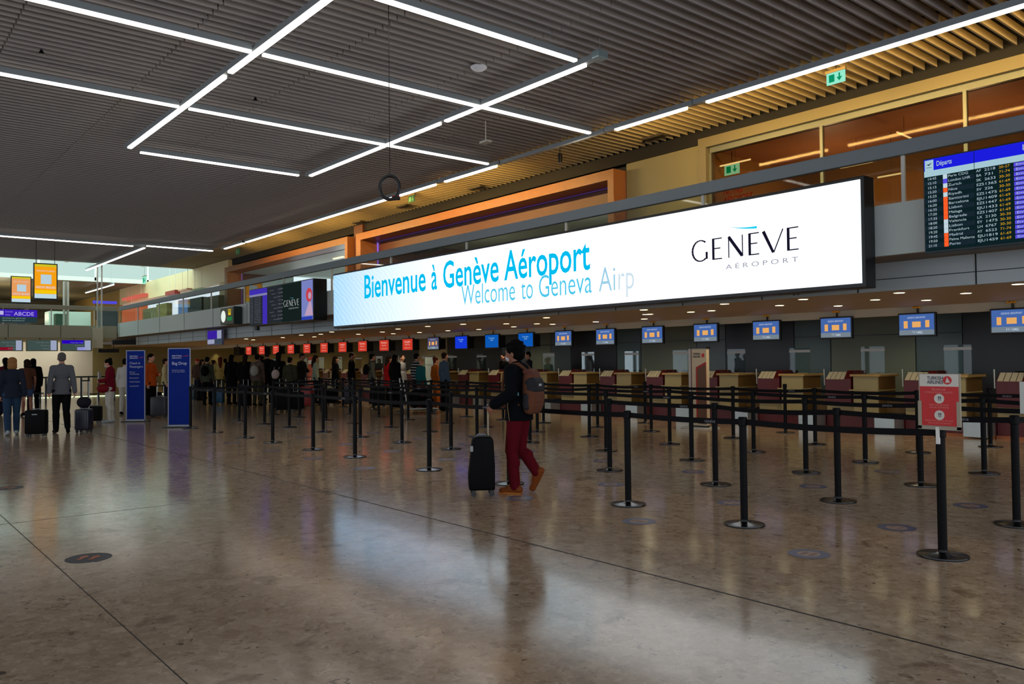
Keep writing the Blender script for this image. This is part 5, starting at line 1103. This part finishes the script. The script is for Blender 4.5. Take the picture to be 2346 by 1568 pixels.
# --- suitcases
def suitcase(label, x, y, w_, d_, h, rz, m, handle=.45, hm=None, wheels=4, ribs=0, tagc=None, grp='suitcases'):
    t = thing('suitcase', label, 'suitcase', (x, y, 0), rz, grp)
    b0 = .06; MB().box(-w_/2, w_/2, -d_/2, d_/2, b0, b0+h, .045).build('shell', m, t, smooth=True)
    if ribs:
        mm = MB()
        for k in range(ribs): u = -w_/2+w_*(k+1)/(ribs+1); mm.box(u-.006, u+.006, -d_/2-.005, d_/2+.005, b0+.05, b0+h-.05)
        mm.build('ribs', m, t)
    mm = MB(); mm.box(-w_/2-.003, w_/2+.003, -.008, .008, b0+.03, b0+h-.03); mm.build('zip_line', blk, t)
    hm = hm or mat('steel', (190, 190, 180), .3, .8)
    if handle:
        mm = MB(); mm.tube([(-w_*.22, d_*.3, b0+h-.02), (-w_*.22, d_*.3, b0+h+handle)], .008, 8); mm.tube([(w_*.22, d_*.3, b0+h-.02), (w_*.22, d_*.3, b0+h+handle)], .008, 8); mm.build('telescopic_handle', hm, t)
        MB().tube([(-w_*.27, d_*.3, b0+h+handle), (w_*.27, d_*.3, b0+h+handle)], .014, 8).build('grip', blk, t)
    MB().tube([(-.08, 0, b0+h-.01), (-.07, 0, b0+h+.02), (.07, 0, b0+h+.02), (.08, 0, b0+h-.01)], .01, 8).build('top_handle', mat('handle grey', (120, 124, 136), .4), t)
    for sx in (-1, 1):
        for sy in (-1, 1): MB().tube([(sx*(w_/2-.05), sy*(d_/2-.04)-.014, .028), (sx*(w_/2-.05), sy*(d_/2-.04)+.014, .028)], .027, 12).build('wheel', blk, t); 
    mm = MB()
    for sx in (-1, 1):
        for sy in (-1, 1): mm.box(sx*(w_/2-.05)-.02, sx*(w_/2-.05)+.02, sy*(d_/2-.04)-.02, sy*(d_/2-.04)+.02, .035, .075)
    mm.build('wheel_forks', blk, t)
    if tagc: MB().box(-.05, .05, -d_/2-.004, -d_/2, b0+h*.80, b0+h*.84).build('brand_plate', tagc, t)
    return t
vr = math.atan2(_right[1], _right[0])        # direction across the view
bs = mat('black suitcase cloth', (4, 5, 6), .55, spec=.12)
sc0 = thing('suitcase', 'upright black suitcase held by the traveller in dark red trousers', 'suitcase', (-7.2, 5.52, 0), vr+.10, 'suitcases')
m = MB(); m.prism([(-.145, .07), (.14, .07), (.14, .34), (.125, .62), (.10, .66), (-.075, .66), (-.105, .62), (-.15, .22)], -.12, .12)
bmesh.ops.bevel(m.bm, geom=m.bm.edges[:], offset=.022, segments=3, profile=.6, affect='EDGES'); m.build('shell', bs, sc0, smooth=True)
m = MB(); m.box(-.003, .006, -.123, .123, .12, .62); m.build('zip_line', bs, sc0)
m = MB(); m.tube([(.075, -.03, .64), (.075, -.03, .985)], .007, 8); m.tube([(.075, .05, .64), (.075, .05, .985)], .007, 8); m.build('telescopic_handle', mat('pale handle rod', (150, 140, 120), .35, .6), sc0)
MB().tube([(.075, -.06, .99), (.075, .08, .99)], .014, 8).build('grip', blk, sc0)
MB().tube([(-.05, 0, .655), (-.04, 0, .675), (.04, 0, .675), (.05, 0, .655)], .010, 8).build('top_handle', mat('handle grey', (120, 124, 136), .4), sc0)
MB().box(-.13, -.10, -.123, -.119, .50, .56).build('brand_plate', mat('silver plate', (130, 134, 136), .3, .6), sc0)
for sx in (-.095, .105):
    for sy in (-.08, .08): MB().tube([(sx, sy-.014, .03), (sx, sy+.014, .03)], .029, 12).build('wheel', blk, sc0)
m = MB()
for sx in (-.095, .105):
    for sy in (-.08, .08): m.box(sx-.022, sx+.022, sy-.022, sy+.022, .035, .09)
m.build('wheel_forks', blk, sc0)
# --- walking couple and others at the end of the hall
away = math.atan2(.1, -1)            # walking off along the desks
JW = pose(anl=(.10, .10, .085), tol=(.25, .12, .03), knl=(.11, .10, .50), knr=(.02, -.09, .50), anr=(-.16, -.10, .14), tor=(-.04, -.12, .03), ell=(-.08, .225, 1.15), wrl=(-.08, .245, .90), elr=(-.06, -.22, 1.15), wrr=(-.12, -.24, .90), curl=.6)
JW2 = pose(anl=(-.12, .09, .10), tol=(.02, .11, .03), anr=(.12, -.09, .085), tor=(.26, -.11, .03), knr=(.11, -.09, .50), elr=(-.08, -.22, 1.15), wrr=(-.10, -.235, .90), ell=(.0, .22, 1.15), wrl=(.06, .225, .90), curl=.6)
JP = pose(hed=(.045, 0, 1.60), look=(0, .35), ell=(.02, .23, 1.16), wrl=(.22, .12, 1.12), elr=(.02, -.23, 1.16), wrr=(.22, -.10, 1.12), curl=.8)
fw = figure(JW, .0105, 'short'); fw2 = figure(JW2, .0105, 'bob'); fp = figure(JP, .0105, 'bun')
white_tr = cl('off white trousers', (196, 192, 180))
tb = person(fw, 'grey haired person in grey shirt and black trousers walking away with a wheeled case', -20.05, 3.80, 1.76, away, (skin, cl('grey shirt', (92, 94, 100)), cl('black trousers', (14, 14, 17)), cl('black shoes', (18, 18, 20)), hg), 'people walking away')
person(fw2, 'person with a blond bob, navy jacket and jeans pulling a black case', -20.3, 2.90, 1.66, away, (skin, cl('navy jacket', (34, 40, 54)), cl('blue jeans', (44, 66, 92)), cl('pale shoes', (170, 180, 184)), hblond), 'people walking away')
rp = person(fp, 'person in a dark red jacket and white trousers reading papers, wearing a mask', -22.75, 5.42, 1.66, vr+PI+.2, (skin, cl('dark red jacket', (110, 14, 34)), white_tr, cl('pale shoes', (170, 180, 184)), hb_)); face_mask(rp, JP)
pp = MB().box(.24, .26, -.12, .12, 1.12, 1.30); o = pp.build('sheet_of_paper', mat('paper white', (214, 220, 214), .6)); o.location = rp.location; o.rotation_euler = (0, 0, rp.rotation_euler.z); tag(o, 'sheet of white paper held by the masked person in red', 'paper')
hbg = thing('handbag', 'dark red handbag hanging at the side of the masked person in red', 'handbag', (rp.location.x, rp.location.y, 0), rp.rotation_euler.z)
put('bag', solid([('e', (.10, .26, .88), (.15, .06, .11))], .012, 'bag', 2), cl('red leather', (116, 18, 26), .5), hbg); MB().tube([(.0, .25, .95), (-.02, .20, 1.40)], .008, 6).build('strap', cl('red leather', (116, 18, 26), .5), hbg)
suitcase('black suitcase with a silver plate pulled by the person with the blond bob', -19.45, 3.22, .40, .24, .50, vr+.2, bs, .34, tagc=mat('silver plate', (130, 134, 136), .3, .6))
suitcase('ribbed dark blue hard suitcase pulled by the grey haired person', -19.75, 4.18, .32, .24, .46, vr, mat('dark blue shell', (20, 22, 40), .35), .62, ribs=5)
d = thing('duffel_bag', 'dark duffel bag riding on top of the ribbed blue suitcase', 'bag', (-19.75, 4.18, .53), vr); put('bag', solid([('c', (0, -.06, .14), (0, .06, .14), .12, .12), ('e', (0, 0, .12), (.14, .11, .11))], .014, 'bag', 2), cl('charcoal nylon', (34, 34, 42)), d)
suitcase('square black suitcase standing by the masked person in red', -22.75, 5.0, .44, .26, .38, vr+.1, bs, .30, tagc=mat('silver plate', (130, 134, 136), .3, .6))
T = {'stand': (figure(pose(), .013, 'short')), 'long': figure(pose(look=(.3, .1), ell=(-.02, .23, 1.15)), .013, 'long'), 'phone': figure(pose(look=(0, .3), ell=(.02, .23, 1.16), wrl=(.20, .10, 1.16), curl=.8), .013, 'short'), 'bunned': figure(pose(look=(-.4, 0)), .013, 'bun'), 'capped': figure(pose(look=(.5, .1)), .013, 'hat'), 'coat': figure(pose(), .013, 'long', 'coat'), 'tee': figure(pose(anl=(.06, .1, .085), tol=(.2, .12, .03)), .013, 'bob', 'tee', 'shorts')}
CB, CO, CN = cl('black cloth', (7, 7, 9)), cl('olive cloth', (62, 62, 44)), cl('navy cloth', (28, 32, 46))
Q = [  # template, label, px, Y, height, heading, hair, top, bottom
 ('long', 'person in a maroon top standing ahead of the walking couple', 12, 3.6, 1.72, 3.0, hb_, cl('maroon top', (86, 20, 34)), CN, 3.9),
 ('tee', 'person in a brown top and denim shorts walking ahead of the couple', 62, None, 1.66, 3.1, hd, cl('brown top', (90, 56, 42)), cl('denim shorts', (60, 74, 104)), 4.3),
 ('coat', 'person in a black coat beside the one in shorts', 76, None, 1.70, 3.1, hb_, CB, CB, 4.75),
 ('phone', 'person in an orange shirt handling bags between the two blue banners', 345, None, 1.78, .7, hb_, cl('orange shirt', (176, 74, 22)), CB, 7.0),
 ('stand', 'person in a pale yellow shirt leaning beside the Bag Drop banner', 379, None, 1.66, 1.2, hd, cl('pale yellow shirt', (196, 180, 130)), CN, 8.4),
 ('stand', 'person in a white top mostly hidden behind the first blue banner', 287, None, 1.66, 2.6, hb_, cl('white top', (200, 196, 190)), white_tr, 6.6),
 ('capped', 'person in a red cap in the queue just past the Bag Drop banner', 451, None, 1.68, 1.9, cl('red cap', (176, 46, 26)), cl('brown jacket', (74, 52, 42)), CN, 11.2),
 ('long', 'person in a dark maroon jacket next to the red cap', 463, None, 1.66, .8, hd, cl('maroon jacket', (64, 28, 32)), CN, 12.0),
 ('stand', 'person in a grey green sweater wearing a round black rucksack', 475, None, 1.72, 2.4, hb_, cl('grey green sweater', (70, 72, 58)), CB, 10.2),
 ('bunned', 'person with a dark bun behind the round black rucksack', 490, None, 1.62, 2.0, hd, cl('grey top', (90, 84, 80)), CN, 12.1),
 ('long', 'person with auburn hair in a yellow shirt in the queue', 504, None, 1.74, 2.6, hr_, cl('yellow shirt', (170, 150, 84)), CO, 12.0),
 ('stand', 'person in a teal grey top half hidden by the hooded black coat', 516, None, 1.68, 2.6, hb_, cl('teal grey top', (70, 86, 84)), CB, 13.0),
 ('coat', 'person with long black hair in a broad black coat in the queue', 531, None, 1.80, 2.2, hb_, CB, CB, 11.0),
 ('coat', 'person in a long black coat with brown hood under the dark end monitor', 562, None, 1.80, 2.4, hd, CB, CB, 11.0),
 ('stand', 'person with a white patterned rucksack in the queue', 590, None, 1.79, 2.3, hb_, cl('grey brown top', (92, 76, 68)), CO, 11.2),
 ('bunned', 'person with dark hair beside the white patterned rucksack', 600, None, 1.76, 2.2, hb_, cl('brown red top', (86, 44, 36)), CB, 13.0),
 ('stand', 'tall person with a white collar and black jacket in the queue', 613, None, 1.90, 2.3, hd, CB, CB, 12.1),
 ('long', 'person with very long black hair carrying a white and red bag on the shoulder', 638, None, 1.83, 2.3, hb_, CB, CB, 11.2),
 ('bunned', 'person with a dark bun in an olive jacket in the queue', 665, None, 1.66, 2.4, hb_, cl('olive jacket', (58, 56, 40)), CB, 11.4),
 ('phone', 'person in a dark dress wearing a mask, next to the olive jacket', 692, None, 1.80, .6, hd, cl('dark grey dress', (34, 32, 30)), CB, 12.2),
 ('long', 'person with long brown hair in a pale green blouse at the desks', 723, None, 1.74, 1.2, hd, cl('pale green blouse', (150, 164, 146)), CN, 13.4),
 ('coat', 'person with long dark hair and bare arms leaning at a desk', 769, None, 1.70, 1.3, hd, CB, CB, 14.0),
 ('phone', 'person in a black polo bending over papers at a desk', 806, None, 1.82, .9, hb_, CB, CB, 14.3),
 ('stand', 'person wearing a black rucksack over a grey jumper at a desk', 853, None, 1.76, 1.3, hb_, cl('grey jumper', (96, 96, 84)), CN, 14.4),
 ('coat', 'person in a long bright red coat at the desks', 891, None, 1.68, 1.5, hd, cl('bright red coat', (176, 18, 22)), CB, 14.6),
 ('coat', 'person with black waist length hair beside the red coat', 906, None, 1.72, 1.7, hb_, CB, CB, 13.9),
 ('bunned', 'person in a light grey top with a mask beyond the black hair', 921, None, 1.72, .5, hd, cl('light grey top', (150, 150, 158)), CN, 14.8),
 ('stand', 'person in a black and white striped shirt pushing a luggage cart', 955, None, 1.74, 1.6, hb_, cl('striped shirt', (60, 62, 60)), CB, 14.2),
 ('capped', 'person in a teal top and straw hat by the luggage cart', 965, None, 1.58, 1.6, cl('straw hat', (150, 124, 84)), cl('teal top', (22, 84, 84)), cl('rust skirt', (120, 50, 40)), 13.7),
 ('bunned', 'person in an orange dress beside the tall white panel', 999, None, 1.60, 1.5, hr_, cl('orange dress', (170, 88, 22)), cl('orange dress', (170, 88, 22)), 14.4),
 ('stand', 'person in a denim blue jacket standing with the back turned at the desks', 1019, None, 1.74, 1.5, hd, cl('denim blue jacket', (66, 82, 98)), CB, 13.8),
 ('phone', 'staff member in a dark uniform behind the desk, in front of the traveller', 1155, None, 1.72, -1.6, hb_, CB, CB, 17.7),
 ('phone', 'staff member in a dark uniform behind the desk, beyond the traveller', 1211, None, 1.76, -1.9, hb_, CN, CB, 17.7)]
striped = MATS['striped shirt']; n = striped.node_tree.nodes; tc = n.new('ShaderNodeTexCoord'); wv = n.new('ShaderNodeTexWave'); wv.bands_direction = 'Z'; wv.inputs['Scale'].default_value = 3.5; rp_ = n.new('ShaderNodeValToRGB'); rp_.color_ramp.interpolation = 'CONSTANT'; rp_.color_ramp.elements[0].color = (.01, .012, .015, 1); rp_.color_ramp.elements[1].position = .75; rp_.color_ramp.elements[1].color = (.4, .4, .38, 1)
striped.node_tree.links.new(tc.outputs['Object'], wv.inputs['Vector']); striped.node_tree.links.new(wv.outputs['Fac'], rp_.inputs[0]); striped.node_tree.links.new(rp_.outputs[0], n['Principled BSDF'].inputs['Base Color'])
WHERE = {}
for tpl, lb, px, _, h, hd_, hair_, top_, bot_, Y in Q:
    p = at(px, 900, 'Y', Y)
    WHERE[px] = person(T[tpl], lb, p.x, Y, h, hd_, (skin if px % 2 else skin_d, top_, bot_, CB, hair_), 'people queuing' if 440 < px < 1100 else None)
def pack_on(px, label, m, r=(.10, .15, .19), z=1.22, dx=-.22):
    w_ = WHERE[px]; o = thing('rucksack', label, 'rucksack', w_.location, w_.rotation_euler.z)
    put('bag', solid([('e', (dx, 0, z), r), ('e', (dx-.03, 0, z-.09), (r[0]*.8, r[1]*.8, r[2]*.5))], .014, 'bag', 2), m, o)
    for s_ in (1, -1): MB().tube([(dx+.06, s_*.08, z+.16), (-.02, s_*.10, z+.30), (.10, s_*.11, z+.14), (.06, s_*.15, z-.08)], .012, 6).build('strap', m, o)
pack_on(475, 'round black rucksack on the person in the grey green sweater', CB); pack_on(590, 'white patterned rucksack in the queue', mat('white print cloth', (150, 146, 136), .8, var=.5, vscale=14)); pack_on(853, 'black rucksack on the person in the grey jumper', CB); pack_on(638, 'white and red shoulder bag below the very long black hair', mat('white red cloth', (170, 150, 144), .8, var=.4, vscale=8), (.08, .14, .15), 1.12, -.22)
for i, (px, Y, lb, m_) in enumerate(((500, 10.6, 'blue suitcase in the queue near the round black rucksack', mat('bright blue shell', (20, 84, 120), .4)), (437, 10.8, 'dark teal suitcase behind the Bag Drop banner edge', mat('dark teal shell', (10, 56, 64), .4)), (648, 10.4, 'large black suitcase under the long black hair in the queue', bs), (680, 10.9, 'black suitcase next to the olive jacket in the queue', bs), (560, 10.5, 'dark suitcase under the brown hood in the queue', bs), (703, 11.9, 'small red bag case in the queue by the masked person', mat('red shell', (150, 26, 20), .4)), (760, 13.2, 'dark suitcase by the person leaning at a desk', bs), (800, 13.4, 'dark navy suitcase by the black polo', mat('dark blue shell', (20, 22, 40), .35)), (868, 13.6, 'dark suitcase by the grey jumper', bs), (365, 6.9, 'grey suitcase with raised handle between the two blue banners', mat('grey shell', (52, 54, 62), .4)), (352, 7.4, 'black suitcase beside the grey one between the banners', bs))):
    p = at(px, 900, 'Y', Y); suitcase(lb, p.x, Y, .42, .26, .52+.06*(i % 3), vr+random.uniform(-.4, .4), m_, .3)
# luggage cart
p = at(965, 900, 'Y', 13.0); t = thing('luggage_cart', 'steel luggage cart loaded with dark bags in front of the striped shirt', 'cart', (p.x, 13.0, 0), 1.2)
m = MB(); m.tube([(.45, -.28, .12), (-.45, -.28, .12), (-.45, .28, .12), (.45, .28, .12)], .018, 8); m.tube([(-.45, -.28, .12), (-.58, -.28, 1.0), (-.58, .28, 1.0), (-.45, .28, .12)], .018, 8); m.tube([(-.5, -.28, .5), (-.5, .28, .5)], .012, 6); m.build('frame', mat('steel', (190, 190, 180), .3, .8), t)
MB().box(-.45, .45, -.28, .28, .12, .145).build('deck', metal, t)
for wx_, wy_ in ((.35, -.22), (.35, .22), (-.4, 0)): MB().tube([(wx_, wy_-.015, .06), (wx_, wy_+.015, .06)], .06, 12).build('wheel', blk, t)
for i, (x, z, r) in enumerate(((.12, .145, (.26, .22, .17)), (-.2, .145, (.2, .2, .26)), (.05, .49, (.28, .2, .13)))):
    o = thing('travel_bag', 'dark travel bag on the luggage cart, %s' % ('lowest one in front', 'upright by the push bar', 'on top of the others')[i], 'bag', (p.x+x*math.cos(1.2), 13.0+x*math.sin(1.2), z), 1.2, 'bags on the luggage cart'); put('bag', solid([('e', (0, 0, r[2]), r)], .02, 'bag', 2), CB, o)
# tall white panel by the desks
a = at(975, 819, 'Y', 14.9); b_ = at(993, 876, 'Y', 14.9)
t = thing('standing_panel', 'tall white standing notice panel with rounded dark frame among the people at the desks', 'panel', ((a.x+b_.x)/2, 14.9, 0))
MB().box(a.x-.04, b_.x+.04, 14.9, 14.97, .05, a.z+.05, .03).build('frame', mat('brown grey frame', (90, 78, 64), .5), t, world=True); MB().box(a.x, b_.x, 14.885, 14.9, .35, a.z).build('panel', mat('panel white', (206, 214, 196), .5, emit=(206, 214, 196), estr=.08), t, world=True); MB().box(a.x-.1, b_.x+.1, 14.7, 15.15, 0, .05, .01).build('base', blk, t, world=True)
letters([('Check-in', (a.x+.04, 14.88, 1.35), .05, b_.x-a.x-.08)], navy, t)
# orange and white airline panel behind the masked person
a = at(706, 817, 'Y', 15.2); b_ = at(719, 856, 'Y', 15.2)
t = thing('airline_panel', 'upright orange and white airline panel behind the queue', 'panel', ((a.x+b_.x)/2, 15.2, 0))
MB().box(a.x, b_.x, 15.2, 15.26, .02, a.z).build('panel', mat('orange red panel', (190, 70, 36), .5), t, world=True); MB().box(a.x+.02, b_.x-.02, 15.19, 15.2, a.z-.32, a.z-.16).build('white_field', tkw, t, world=True); MB().box(a.x-.08, b_.x+.08, 15.1, 15.36, 0, .03).build('base', blk, t, world=True)
